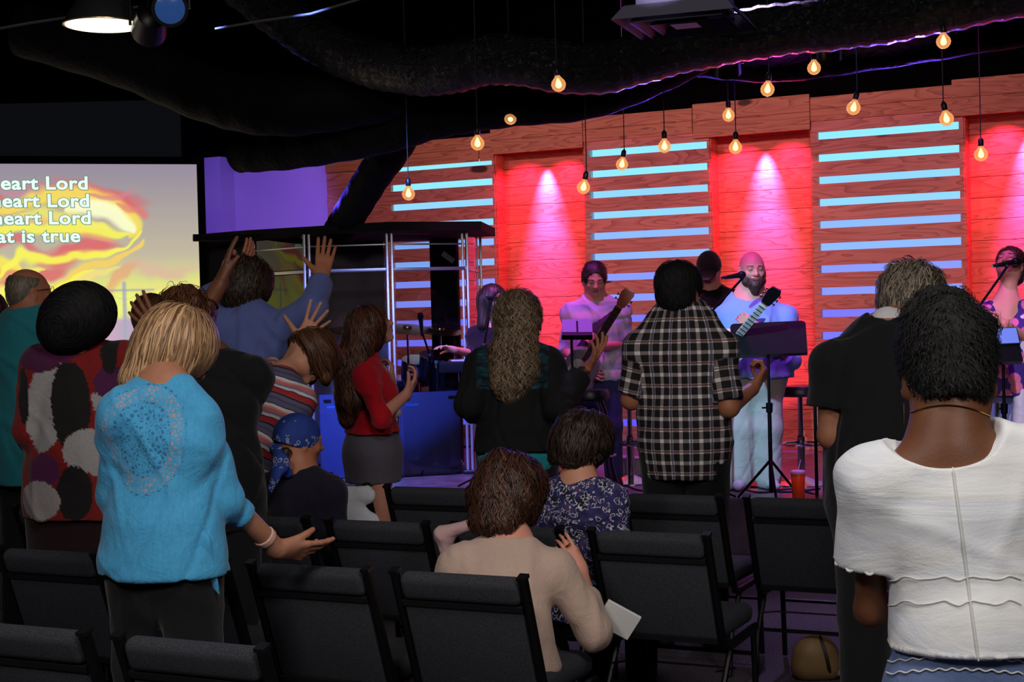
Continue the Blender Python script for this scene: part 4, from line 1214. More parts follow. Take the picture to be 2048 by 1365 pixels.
v2 = N(nt, 'ShaderNodeTexVoronoi', Scale=50, feature='F1'); nt.links.new(co, v2.inputs['Vector']); pz = ramp(nt, mathn(nt, 'ABSOLUTE', mathn(nt, 'SUBTRACT', v2.outputs['Distance'], .38)), [(.05, (1, 1, 1)), (.10, (0, 0, 0))])
w_ = mathn(nt, 'ADD', mathn(nt, 'MULTIPLY', dots, sp.outputs[0]), mathn(nt, 'MULTIPLY', pz, sp.outputs[1]))
nt.links.new(mix(nt, mathn(nt, 'MULTIPLY', w_, .6), (*lin((30, 58, 142)), 1), (*lin((190, 196, 214)), 1)), b.inputs['Base Color']); b.inputs['Roughness'].default_value = .8; bump(nt, b, noise(nt, co, 14, 3, .5, 1), .5, .01)
M['bandana'] = m
def bpaint(V):
    q = (V-f.head)@f.HR; z = q[:, 2]; y = q[:, 1]; c = np.zeros((len(V), 3)); band = (z < .035) & (z > -.03); tail = z < -.06
    c[:, 0] = np.where((z > .04), 1, 0); c[:, 1] = np.where(band | (tail & (np.sin(z*60) > -.2)), 1, 0); return c
S = hairS(f, .012); h = S.h
S.ell(S.P(0, .13, -.05), arr((.095, .100, .105))*h, f.HR, .01, sub=True); S.cut(S.P(0, -.02, -.022), -f.HR[:, 2]-f.HR[:, 1]*.25)
build(S, .005, 'bandana', M['bandana'], P, .003, 2, 30, paint=bpaint)
S = Solid(); c0 = f.hp(-.01, -.100, -.03)
S.ell(c0, .024, None, .02); S.cap(c0, W(562, 930, 6.42), .022, .034, .02, unit(arr((.3, 1, 0))), .35); S.cap(W(562, 925, 6.42), W(540, 982, 6.38), .036, .012, .02, unit(arr((.3, 1, 0))), .35); S.cap(c0, W(575, 945, 6.45), .02, .026, .02, unit(arr((.3, 1, 0))), .35)
build(S, .005, 'bandana_tail', M['bandana'], P, .003, 3, 30, paint=bpaint)
S = Solid()
for k in range(5): S.cap(f.hp(-.04+k*.022, -.075, -.04), f.hp(-.045+k*.023, -.085, -.095-(k % 2)*.02), .020, .008, .01)
hairobj(S, .006, 'hair', HR_['dbrown'], P, 250, 6, .012, None, .005, .002, 9)
# ---------------------------------------------------------------- 6 woman in the patterned jumper
f = figp(160, 705, 6.15, 8, lean=-2, fat=1.30, sw=.195)
P = thing('person', 'person with a big rounded black hairdo in a red, grey and black patterned jumper', 'person', f.O)
f.headrot(5, -22, 0, at=W(158, 640, 6.11)); f.hs = 1.05
f.sh[1] = W(250, 722, 6.15); f.sh[-1] = W(82, 730, 6.13)
f.arm(1, W(338, 726, 6.37), W(322, 672, 6.63), unit(W(262, 598, 6.65)-W(318, 668, 6.63)), arr((.1, 1, .1)), curl=[4, 10, 10, 10], spread=9, thumb=-1, tout=60, size=1.05)
f.arm(-1, W(62, 860, 6.15), W(80, 900, 6.41)); defaulthand(f, -1)
skin(f, P, skinm('skin_medium', (150, 102, 78)), .006)
ELL = [  # dye pattern: centre px, py, radii px, tilt, colour
 (150, 860, 150, 260, 0, (128, 28, 28)), (96, 812, 48, 92, .18, (160, 156, 156)), (146, 808, 42, 86, -.05, (30, 27, 27)), (205, 800, 16, 24, 0, (160, 156, 156)),
 (70, 700, 60, 40, .4, (74, 28, 62)), (120, 700, 40, 26, 0, (84, 30, 70)), (230, 770, 40, 34, .5, (78, 30, 72)), (216, 704, 17, 46, -.1, (30, 27, 27)), (44, 790, 12, 60, 0, (30, 26, 28)),
 (180, 900, 44, 44, .5, (160, 156, 156)), (205, 935, 26, 18, .5, (160, 156, 156)), (158, 985, 38, 56, 0, (28, 25, 26)), (90, 940, 38, 34, 0, (82, 30, 74)), (78, 1000, 52, 40, 0, (158, 150, 150)), (215, 1000, 22, 60, 0, (120, 34, 26)),
 (262, 745, 16, 20, 0, (150, 140, 150)), (285, 790, 14, 30, 0, (78, 30, 72))]
f6z = 6.05
def jump(V):
    d = V-arr((0, 0, CAMH)); q = np.array(CAMM.to_3x3().inverted()); c3 = d@q.T
    # pattern is laid out on the cloth in the wearer's own lateral / height axes
    x = (V-f.pel)@f.R; z = V[:, 2]; o = W(160, 860, f6z); px = 160+((V-o)@f.R)*3000/f6z; py = 860-(z-o[2])*3000/f6z
    n = 10*folds(V, 1, 3, 60)+5*folds(V, 1, 9, 160)
    c = np.tile(arr(lin((128, 28, 28))), (len(V), 1))
    back = ((V-f.pel)@f.F) < .14
    for (cx, cy, rx, ry, t, col) in ELL:
        dx = px-cx+n*.35; dy = py-cy; u = (dx*math.cos(t)+dy*math.sin(t))/rx; v = (-dx*math.sin(t)+dy*math.cos(t))/ry
        m = (u*u+v*v < 1+n*.02) & back; c[m] = lin(col)
    return c
topw(f, P, cloth('jumper', (128, 28, 28), colattr='Col', wr=.4, weave=180, var=.28), .018, .0065, {1: 1.55, -1: 1.9}, hem=W(120, 1038, 6.10)[2], hemr=.245, fold=.005, seed=20, freq=12, name='jumper', paint=jump, sl_r=(.052, .048, .044, .038))
S = Solid(); f.legs(S, .05, .05, upto=1, wide=1.2); S.cap(f.pel-UP*.0, f.pel*arr((1, 1, 0))+UP*.42, .21, .25, .04, f.F, .8); S.cut((0, 0, .45), -UP)
build(S, .01, 'skirt', cloth('maroon_skirt', (34, 12, 16)), P, .006, 5, 12)
S = Solid(); [S.cap(f.kn[q], f.an[q], .055, .036, .02) for q in (1, -1)]; build(S, .01, 'legs', SK['brown'], P); shoes(f, M['shoe'], P)
S = Solid(); HRm = f.HR; hc = W(152, 636, 6.07); S.h = 1; S.P = lambda x, y, z: hc+HRm@arr((x, y, z))
S.ell(hc, (.146, .14, .128), rot((0, 1, 0), -18), .02); S.ell(W(168, 622, 6.07), (.118, .12, .112), None, .04); S.ell(W(132, 664, 6.07), (.105, .11, .085), None, .03)
hairobj(S, .007, 'hair', HR_['black'], P, 2200, 6, .014, lambda p: np.cross(p-hc, arr((.2, 1, .3)))*.5+(p-hc)*.3, .005, .004, 6, lift=(.001, .006))
defp = lambda *a: None
# bracelets
# ---------------------------------------------------------------- 7 person in black with the arm raised
f = figp(424, 716, 6.25, 14, lean=6, fat=1.12, sw=.185)
P = thing('person', 'person in a black top, one bare brown arm with beaded bracelet raised', 'person', f.O)
f.headrot(-10, 6, 0, at=W(372, 652, 6.30)); f.hs = 1.0
f.sh[-1] = W(372, 728, 6.22)
f.arm(-1, W(398, 638, 6.30), W(442, 566, 6.38), unit(W(460, 496, 6.40)-W(443, 566, 6.38)), arr((.95, .35, .0)), curl=6, spread=2, thumb=-1, tout=12, tcurl=5)
f.arm(1, W(478, 850, 6.25), W(480, 900, 6.5)); defaulthand(f, 1)
skin(f, P, SK['brown'], .006)
topw(f, P, BLK, .016, .009, {1: 1.2, -1: .35}, hem=.82, hemr=.21, fold=.006, seed=21, name='top')
pants(f, P, DKPANTS); shoes(f, M['shoe'], P)
d_ = unit(f.wr[-1]-f.el[-1]); c_ = f.el[-1]+d_*.085; u_ = unit(np.cross(d_, UP)); v_ = np.cross(d_, u_)
part('bracelet', MB().tube([c_+(u_*math.cos(a)+v_*math.sin(a))*.043 for a in np.linspace(0, 2*PI, 40)], .005, 8), simple('beads', (58, 30, 24), .4), P, True)
S = hairS(f, .028)
for i in range(40):
    r = random.Random(i+7); an = r.random()*6.28; el_ = r.random()*1.4; S.ell(S.P(.094*math.cos(an)*math.cos(el_), -.014+.112*math.sin(an)*math.cos(el_), .034+.115*math.sin(el_)), .016+.012*r.random(), None, .012)
hairobj(S, .007, 'hair', hairm('hair_rust', (40, 24, 18), (120, 72, 44)), P, 700, 6, .012, None, .006, .004, 8, lift=(.002, .02), curl=.006, curlf=1.3)

# ---------------------------------------------------------------- 8 person in the lavender shirt
f = figp(492, 622, 8.00, 22, lean=2, fat=1.0, sw=.19)
P = thing('person', 'person with short dark hair in a periwinkle shirt, both hands raised high', 'person', f.O)
f.headrot(14, 20, 10, at=W(494, 578, 8.04)); f.hs = 1.08
f.sh[1] = W(560, 655, 7.96); f.sh[-1] = W(440, 652, 7.96)
f.arm(1, W(625, 618, 7.90), W(643, 556, 8.06), unit(W(656, 478, 8.12)-W(644, 552, 8.06)), arr((-.1, 1, .15)), curl=[6, 7, 8, 10], spread=4, thumb=1, tout=48, tcurl=5, size=1.02)
f.arm(-1, W(425, 600, 8.25), W(474, 556, 8.36), unit(W(500, 502, 8.38)-W(474, 554, 8.36)), arr((-.9, .5, 0)), curl=8, spread=2, thumb=1, tout=20)
skin(f, P, SK['tan'], .006)
topw(f, P, cloth('periwinkle', (104, 118, 182), (92, 104, 168)), .018, .0075, {1: 1.88, -1: 1.6}, hem=.80, hemr=.20, fold=.007, seed=23, name='shirt', sl_r=(.060, .056, .052, .038))
pants(f, P, DKPANTS); shoes(f, M['shoe'], P)
S = hairS(f, .024)
for i in range(22):
    r = random.Random(i+17); an = r.random()*6.28; el_ = r.random()*1.7-.4; S.ell(S.P(.086*math.cos(an)*math.cos(el_), -.018+.104*math.sin(an)*math.cos(el_), .03+.102*math.sin(el_)), .02+.01*r.random(), None, .02)
S.cap(S.P(0, -.06, 0), S.P(0, -.065, -.075), .05, .035, .03)
S.ell(S.P(0, .125, -.035), arr((.088, .092, .10)), f.HR, .01, sub=True)
for q in (1, -1): S.ell(S.P(q*.092, .012, -.025), arr((.024, .028, .04)), f.HR, .008, sub=True)
hairobj(S, .006, 'hair', HR_['dbrown'], P, 1300, 7, .012, crownflow(f, .8, .7), .006, .004, 11, lift=(.002, .014), curl=.005, curlf=.9)
def glasses(f, P, temple=True):
    h = f.hs*f.sc**.3; mb = MB()
    for q in (1, -1):
        c = [f.head+f.HR@(arr((q*.033+.022*math.cos(a), .108-.010*abs(math.cos(a))*.4, .008+.017*math.sin(a)))*h) for a in np.linspace(0, 2*PI, 20)]
        mb.tube(c, .0016, 5); mb.tube([f.hp(q*.056, .102, .014), f.hp(q*.078, .05, .012), f.hp(q*.081, .0, .006)], .0018, 5)
    mb.tube([f.hp(-.011, .108, .01), f.hp(.011, .108, .01)], .0016, 5)
    part('glasses', mb, M['black_plastic'], P, True)
glasses(f, P)

# ---------------------------------------------------------------- 9 bowing woman in stripes
f = figp(562, 752, 7.30, 46, lean=30, fat=1.0, sw=.17)
P = thing('person', 'person bowing forward in a red, white and slate striped top, brown hair', 'person', f.O)
f.headrot(8, 52, 0, at=W(618, 716, 7.42)); f.hs = 1.02
f.sh[1] = W(604, 800, 7.16); f.sh[-1] = W(545, 745, 7.45)
f.arm(1, W(590, 890, 7.16), W(628, 950, 7.25)); defaulthand(f, 1)
f.arm(-1, W(570, 742, 7.45), W(598, 684, 7.42), unit(W(634, 636, 7.42)-W(598, 684, 7.42)), arr((-.05, -1, .1)), curl=[3, 5, 8, 10], spread=15, thumb=-1, tout=70, tcurl=0, size=1.1)
skin(f, P, SK['light'], .006)
m, nt, b = newmat('striped_knit'); co = objco(nt, 'cc'); sx = nt.nodes.new('ShaderNodeSeparateXYZ'); nt.links.new(co, sx.inputs[0])
wv = noise(nt, objco(nt), 9, 2); z = mathn(nt, 'ADD', sx.outputs[2], mathn(nt, 'MULTIPLY', wv, .03))
fr_ = mathn(nt, 'FRACT', mathn(nt, 'DIVIDE', z, .150))
sl = (98, 94, 128); st = [(0, (176, 34, 42)), (.12, (40, 34, 50)), (.15, (206, 204, 212)), (.24, (120, 118, 150)), (.30, (206, 110, 112)), (.40, (214, 150, 148)), (.46, (224, 220, 224)), (.55, (60, 54, 72)), (.58, sl), (.70, (78, 74, 104)), (.76, sl), (.88, (34, 28, 40)), (.93, (150, 60, 70))]
nt.links.new(ramp(nt, fr_, [(p, lin(c)) for p, c in st], 'CONSTANT'), b.inputs['Base Color']); b.inputs['Roughness'].default_value = .9; bump(nt, b, noise(nt, objco(nt), 12, 3, .5, 1), .4, .012); M['stripe'] = m
topw(f, P, m, .014, .0065, {1: .42, -1: .4}, hem=.72, hemr=.20, fold=.004, seed=25, name='top', cc=True)
pants(f, P, DKPANTS); shoes(f, M['shoe'], P)
S = hairS(f, .020); h = S.h
S.cap(S.P(0, -.03, .10), S.P(0, .08, .09), .05, .04, .04)
S.cap(S.P(-.06, .02, .05), S.P(-.066, .10, -.03), .038, .022, .03); S.cap(S.P(.066, .02, .05), S.P(.07, .105, -.02), .034, .020, .03); S.cap(S.P(0, .08, .08), S.P(0, .135, .0), .05, .02, .03)
S.ell(S.P(0, .11, -.075), arr((.06, .06, .06)), f.HR, .01, sub=True)
S.cut(S.P(0, 0, -.045), -f.HR[:, 2]*.8-f.HR[:, 1]*.35)
hairobj(S, .006, 'hair', HR_['brown'], P, 1600, 10, .014, lambda p: np.tile(f.HR[:, 1]*.7-UP*.5, (len(p), 1)), .006, .003, 12, lift=(.001, .012), curl=.003, curlf=.5)

# ---------------------------------------------------------------- 10 balding man in teal
f = figp(52, 640, 8.20, 26, fat=1.15, sw=.215, sex='m')
P = thing('person', 'balding person with glasses in a teal polo shirt in front of the projection screen', 'person', f.O)
f.headrot(26, -2, 0, at=W(58, 586, 8.22)); f.hs = 1.06
defaulthand(f, 1); defaulthand(f, -1)
skin(f, P, SK['tan'], .007)
topw(f, P, cloth('teal_polo', (44, 140, 150), (36, 124, 140)), .018, .009, .85, hem=.82, fold=.006, seed=27, name='polo'); collar(f, P, simple('collar_teal', (40, 130, 142), .9), .078, .045)
pants(f, P, DKPANTS); shoes(f, M['shoe'], P); glasses(f, P)
S = hairS(f, -.0005); S.ell(S.P(0, .02, .12), arr((.105, .13, .075)), f.HR, .006, sub=True); S.ell(S.P(0, .125, -.03), arr((.09, .10, .10)), f.HR, .01, sub=True); S.cut(S.P(0, 0, -.06), -f.HR[:, 2])
for q in (1, -1): S.ell(S.P(q*.09, .008, -.02), arr((.024, .024, .036)), f.HR, .006, sub=True)
hairobj(S, .005, 'hair', HR_['grey'], P, 700, 4, .008, None, .004, 0, 13, lift=(.000, .003))
# ---------------------------------------------------------------- 11, 12 heads near the screen
f = figp(-26, 690, 8.9, 20, fat=1.0, sex='m', sw=.21)
P = thing('person', 'person at the very left edge, only dark hair showing before the screen', 'person', f.O)
f.headrot(20, 0, 0); defaulthand(f, 1); defaulthand(f, -1); skin(f, P, SK['brown'], .009)
topw(f, P, BLK, .016, .012, .9, fold=.005, name='shirt'); pants(f, P, DKPANTS); shoes(f, M['shoe'], P)
f.head = W(-24, 628, 8.9); S = hairS(f, .015); S.ell(S.P(0, .125, -.035), arr((.088, .092, .10)), f.HR, .01, sub=True); hairobj(S, .008, 'hair', HR_['dbrown'], P, 400, 6, .012, None, .006, .003)
f = figp(306, 690, 9.1, 10, fat=.95, sw=.17)
P = thing('person', 'person with brown hair just under the screen, beyond the raised open hand', 'person', f.O)
f.headrot(30, 4, 0, at=W(306, 634, 9.1)); defaulthand(f, 1); defaulthand(f, -1); skin(f, P, SK['light'], .008)
topw(f, P, cloth('grey_top', (90, 84, 92)), .016, .012, .9, fold=.005, name='shirt'); pants(f, P, DKPANTS); shoes(f, M['shoe'], P)
S = hairS(f, .016); S.cap(S.P(0, -.05, 0), S.P(0, -.06, -.09), .06, .045, .03); S.ell(S.P(0, .125, -.035), arr((.088, .092, .10)), f.HR, .01, sub=True); hairobj(S, .007, 'hair', HR_['brown'], P, 600, 8, .014, crownflow(f), .006, .003)

# ---------------------------------------------------------------- 13 woman in the red cardigan
f = figp(722, 712, 8.55, 64, lean=-4, fat=1.02, sw=.165)
P = thing('person', 'person in a red cardigan and grey skirt, long wavy brown hair, face tipped up', 'person', f.O)
f.headrot(8, -24, 0, at=W(744, 658, 8.54)); f.hs = 1.02
f.sh[1] = W(728, 752, 8.40); 
f.arm(1, W(762, 836, 8.30), W(812, 790, 8.42), unit(W(838, 752, 8.45)-W(815, 786, 8.42)), arr((-.3, .3, .8)), curl=[36, 40, 42, 44], spread=2, thumb=1, tout=30)
f.arm(-1, W(775, 815, 8.78), W(782, 765, 8.86), unit(arr((.1, 0, 1))), arr((-1, 0, 0)), curl=50, spread=1, thumb=1)
skin(f, P, SK['pink'], .006); face(f, P, eyes=False)
topw(f, P, cloth('red_cardigan', (206, 24, 44), (190, 16, 34)), .016, .008, {1: 1.22, -1: 1.1}, hem=W(740, 868, 8.5)[2], hemr=.175, fold=.006, seed=31, name='cardigan')
S = Solid(); S.cap(f.nb+f.FB*.05-UP*.02, f.nb+f.FB*.075-UP*.08, .045, .04, .02); WB = simple('white_blouse', (225, 222, 226), .9); build(S, .008, 'blouse', WB, P); S = Solid(); S.cap(W(778, 790, 8.84), W(790, 825, 8.80), .034, .038, .01); build(S, .008, 'cuff', WB, P)
S = Solid(); kz = W(730, 968, 8.5)[2]; S.cap(f.pel+UP*.1, f.pel, .150, .178, .04, f.F, .9); S.cap(f.pel, f.pel*arr((1, 1, 0))+UP*(kz-.05), .178, .165, .04, f.F, .95); S.cut((0, 0, kz), -UP)
build(S, .008, 'skirt', cloth('grey_skirt', (98, 92, 104)), P, .004, 5, 12)
S = Solid(); [S.cap(f.hip[q]*arr((1, 1, 0))+UP*(kz+.08), f.kn[q], .075, .055, .02) for q in (1, -1)]; [S.cap(f.kn[q], f.an[q], .055, .034, .02) for q in (1, -1)]; build(S, .01, 'legs', SK['pink'], P); shoes(f, M['shoe'], P)
S = hairS(f, .018); h = S.h
bk = -f.F
S.cap(f.head+bk*.05, f.head+bk*.13-UP*.20, .085, .085, .05); S.cap(f.head+bk*.13-UP*.20, W(702, 800, 8.45), .095, .075, .05); S.cap(W(702, 800, 8.45), W(694, 838, 8.45), .07, .035, .03)
S.cap(f.head+f.R*.05+bk*.06, f.head+f.R*.06+bk*.12-UP*.22, .04, .04, .04)
S.ell(S.P(0, .125, -.03), arr((.12, .105, .125)), f.HR, .01, sub=True)
hairobj(S, .0065, 'hair', hairm('hair_chestnut', (34, 18, 14), (112, 68, 48)), P, 1500, 14, .018, crownflow(f, 1.4, .3), .007, .005, 14, lift=(.001, .014), curl=.010, curlf=.7)

# ---------------------------------------------------------------- 14 curly haired woman
f = figp(1030, 690, 7.90, 8, lean=1, fat=1.08, sw=.182)
P = thing('person', 'person with long curly hair in a black jacket over a turquoise blouse', 'person', f.O)
f.headrot(4, -4, 0, at=W(1036, 636, 7.92)); f.hs = 1.04
f.sh[1] = W(1098, 726, 7.86); f.sh[-1] = W(962, 728, 7.88)
f.arm(1, W(1118, 815, 7.74), W(1170, 742, 7.90), unit(W(1206, 690, 7.94)-W(1174, 736, 7.90)), arr((-.45, -.1, .85)), curl=[10, 16, 24, 30], spread=7, thumb=1, tout=50, size=1.1)
f.arm(-1, W(938, 810, 7.85), W(960, 830, 8.10)); defaulthand(f, -1)
skin(f, P, SK['tan'], .006)
m, nt, b = newmat('jacket_black_lace'); co = objco(nt); a = nt.nodes.new('ShaderNodeAttribute'); a.attribute_name = 'Col'; sp = nt.nodes.new('ShaderNodeSeparateColor'); nt.links.new(a.outputs['Color'], sp.inputs[0])
sc2 = ramp(nt, noise(nt, co, 22, 2, .6, .8, (.5, .5, 1.4)), [(.40, lin((10, 14, 18))), (.56, lin((12, 62, 78))), (.7, lin((24, 96, 112)))])
nt.links.new(mix(nt, sp.outputs[0], (*lin((13, 13, 15)), 1), sc2), b.inputs['Base Color']); b.inputs['Roughness'].default_value = .9; bump(nt, b, noise(nt, co, 10, 3, .5, 1), .4, .012)
zc = W(1030, 775, 7.80)[2]
def jk(V): 
    c = np.zeros((len(V), 3)); z = V[:, 2]; x = np.abs((V-f.pel)@f.R); c[:, 0] = ((z > zc-.02*np.cos(x*9)) & (x < .185) ).astype(float); return c
hz = W(1020, 905, 7.80)[2]
topw(f, P, m, .020, .0075, {1: 1.85, -1: 1.85}, hem=hz, hemr=.235, fold=.006, seed=33, name='jacket', paint=jk, sl_r=(.058, .056, .050, .040))
S = Solid(); S.cap(f.pel+UP*.02, f.pel*arr((1, 1, 0))+UP*(hz-.02), .20, .222, .02, f.F, .78); S.cap(W(1000, 905, 7.80), W(955, 955, 7.78), .06, .03, .03, f.F, .5); S.cut((0, 0, W(1020, 942, 7.80)[2]), -UP); build(S, .008, 'blouse', cloth('turquoise', (34, 150, 158)), P, .007, 6, 16)
pants(f, P, DKPANTS); shoes(f, M['shoe'], P)
d_ = unit(f.wr[1]-f.el[1]); c_ = f.wr[1]-d_*.01; u_ = unit(np.cross(d_, UP)); v_ = np.cross(d_, u_)
for k in range(3): part('bracelet', MB().tube([c_-d_*.011*k+(u_*math.cos(a)+v_*math.sin(a))*.035 for a in np.linspace(0, 2*PI, 30)], .004, 6), M['silver'], P, True)
S = hairS(f, .022)
S.cap(f.head-f.F*.05, W(1030, 760, 7.80), .100, .072, .05, f.F, .75); S.cap(W(1045, 690, 7.80), W(1058, 740, 7.80), .06, .045, .04); S.cap(W(1005, 700, 7.80), W(1000, 765, 7.80), .06, .04, .04)
S.cap(W(1022, 740, 7.79), W(1018, 785, 7.79), .06, .035, .03, f.F, .7)
S.ell(S.P(0, .13, -.035), arr((.088, .09, .11)), f.HR, .01, sub=True)
hairobj(S, .0075, 'hair', HR_['curly'], P, 1900, 16, .013, crownflow(f, 1.1, .4), .006, .008, 15, lift=(.001, .016), curl=.011, curlf=1.25)

# ---------------------------------------------------------------- 15 man in the plaid shirt
f = figp(1362, 632, 7.45, 16, fat=1.10, sw=.215, sex='m')
P = thing('person', 'black haired person in a black and white checked short sleeved shirt', 'person', f.O)
f.headrot(26, -8, 0, at=W(1362, 582, 7.45)); f.hs = 1.04
f.sh[1] = W(1440, 696, 7.37); f.sh[-1] = W(1282, 696, 7.47)
f.arm(1, W(1458, 815, 7.33), W(1505, 778, 7.51), unit(W(1530, 745, 7.55)-W(1507, 776, 7.51)), arr((-.7, .5, .5)), curl=[62, 64, 66, 68], spread=0, thumb=-1, tout=25, tcurl=30)
f.arm(-1, W(1262, 800, 7.51), W(1300, 800, 7.77)); defaulthand(f, -1)
skin(f, P, SK['tan'], .006); glasses(f, P)
m, nt, b = newmat('checked_cotton'); co = objco(nt, 'cc'); sx = nt.nodes.new('ShaderNodeSeparateXYZ'); nt.links.new(co, sx.inputs[0])
def band(s, per, lo, hi, off=0):
    q = mathn(nt, 'FRACT', mathn(nt, 'DIVIDE', mathn(nt, 'ADD', s, off), per)); return mathn(nt, 'MULTIPLY', mathn(nt, 'GREATER_THAN', q, lo), mathn(nt, 'LESS_THAN', q, hi))
V1 = band(sx.outputs[0], .054, .08, .46); H1 = band(sx.outputs[2], .054, .08, .42); tot = mathn(nt, 'ADD', V1, H1)
base = ramp(nt, mathn(nt, 'MULTIPLY', tot, .5), [(0, lin((20, 17, 22))), (.34, lin((140, 128, 130))), (.8, lin((244, 240, 240)))], 'CONSTANT')
T1 = band(sx.outputs[0], .108, .60, .70); base = mix(nt, mathn(nt, 'MULTIPLY', T1, .8), base, (*lin((60, 68, 98)), 1)); T2 = band(sx.outputs[2], .108, .60, .68); base = mix(nt, mathn(nt, 'MULTIPLY', T2, .8), base, (*lin((104, 56, 44)), 1))
nt.links.new(base, b.inputs['Base Color']); b.inputs['Roughness'].default_value = .85; bump(nt, b, noise(nt, objco(nt), 10, 3, .5, 1), .4, .012)
topw(f, P, m, .020, .0065, .88, hem=W(1365, 962, 7.35)[2], hemr=.198, fold=.006, seed=35, name='shirt', cc=True, flare=1.12); collar(f, P, m, .078, .05)
bpy.data.objects[[o.name for o in bpy.data.objects if o.parent == P and o.name.startswith('collar')][0]]
pants(f, P, DKPANTS, 1.1); shoes(f, M['shoe'], P)
S = hairS(f, .016); S.ell(S.P(0, -.03, .06), arr((.086, .10, .078)), f.HR, .03); hairend(S, f, -.095)
hairobj(S, .0055, 'hair', HR_['black'], P, 1500, 7, .011, crownflow(f, .8, .7), .005, .003, 16, lift=(.001, .010))

# ---------------------------------------------------------------- 16 person in the black shirt
f = figp(1778, 668, 5.70, 18, lean=10, fat=1.22, sw=.20, sex='m')
P = thing('person', 'person with tousled grey-brown hair in a black tee with a pale collar, head bowed', 'person', f.O)
f.headrot(16, 30, 6, at=W(1822, 606, 5.86)); f.hs = 1.06
f.sh[-1] = W(1668, 728, 5.66)
f.arm(-1, W(1662, 872, 5.66), W(1720, 850, 5.90)); f.arm(1, W(1850, 880, 5.7), W(1840, 860, 5.95)); defaulthand(f, 1); defaulthand(f, -1)
skin(f, P, SK['brown'] if 0 else skinm('skin_ruddy', (158, 112, 86)), .006)
topw(f, P, BLK, .018, .008, .60, hem=.78, hemr=.215, fold=.006, seed=37, name='tee', flare=1.10, sl_r=(.062, .060, .05, .03))
S = Solid(); ub = f.UB; S.cap(f.nb-f.FB*.028-ub*.045, f.nb-f.FB*.020+ub*.03, .112, .074, .03, f.FB, .78); S.cap(f.nb-f.RB*.12-ub*.042-f.FB*.03, f.nb+f.RB*.10-ub*.035-f.FB*.03, .048, .048, .03)
S.ell(f.nb+ub*.06+f.FB*.03, (.066, .075, .07), None, .01, sub=True); build(S, .006, 'shirt_collar', cloth('pale_collar', (214, 214, 216), wr=.3), P, .002, label='white collar over the black tee')
S = Solid(); S.cap(f.nb+ub*.028, f.nb+ub*.042+f.FB*.008, .070, .068, 0, cut='ab'); build(S, .005, 'undershirt', simple('turquoise_band', (70, 170, 176), .9), P)
pants(f, P, DKPANTS, 1.15); shoes(f, M['shoe'], P)
S = hairS(f, .022)
for i in range(24):
    r = random.Random(i+37); an = r.random()*6.28; el_ = r.random()*1.5-.2; S.ell(S.P(.088*math.cos(an)*math.cos(el_), -.014+.106*math.sin(an)*math.cos(el_), .034+.104*math.sin(el_)), .016+.010*r.random(), None, .02)
S.cap(S.P(0, -.06, -.02), S.P(0, -.062, -.075), .055, .045, .03)
S.ell(S.P(0, .125, -.035), arr((.088, .092, .10)), f.HR, .01, sub=True)
hairobj(S, .006, 'hair', HR_['grey'], P, 2200, 7, .011, crownflow(f, .5, .9), .005, .004, 17, lift=(.002, .018), curl=.006, curlf=.9)
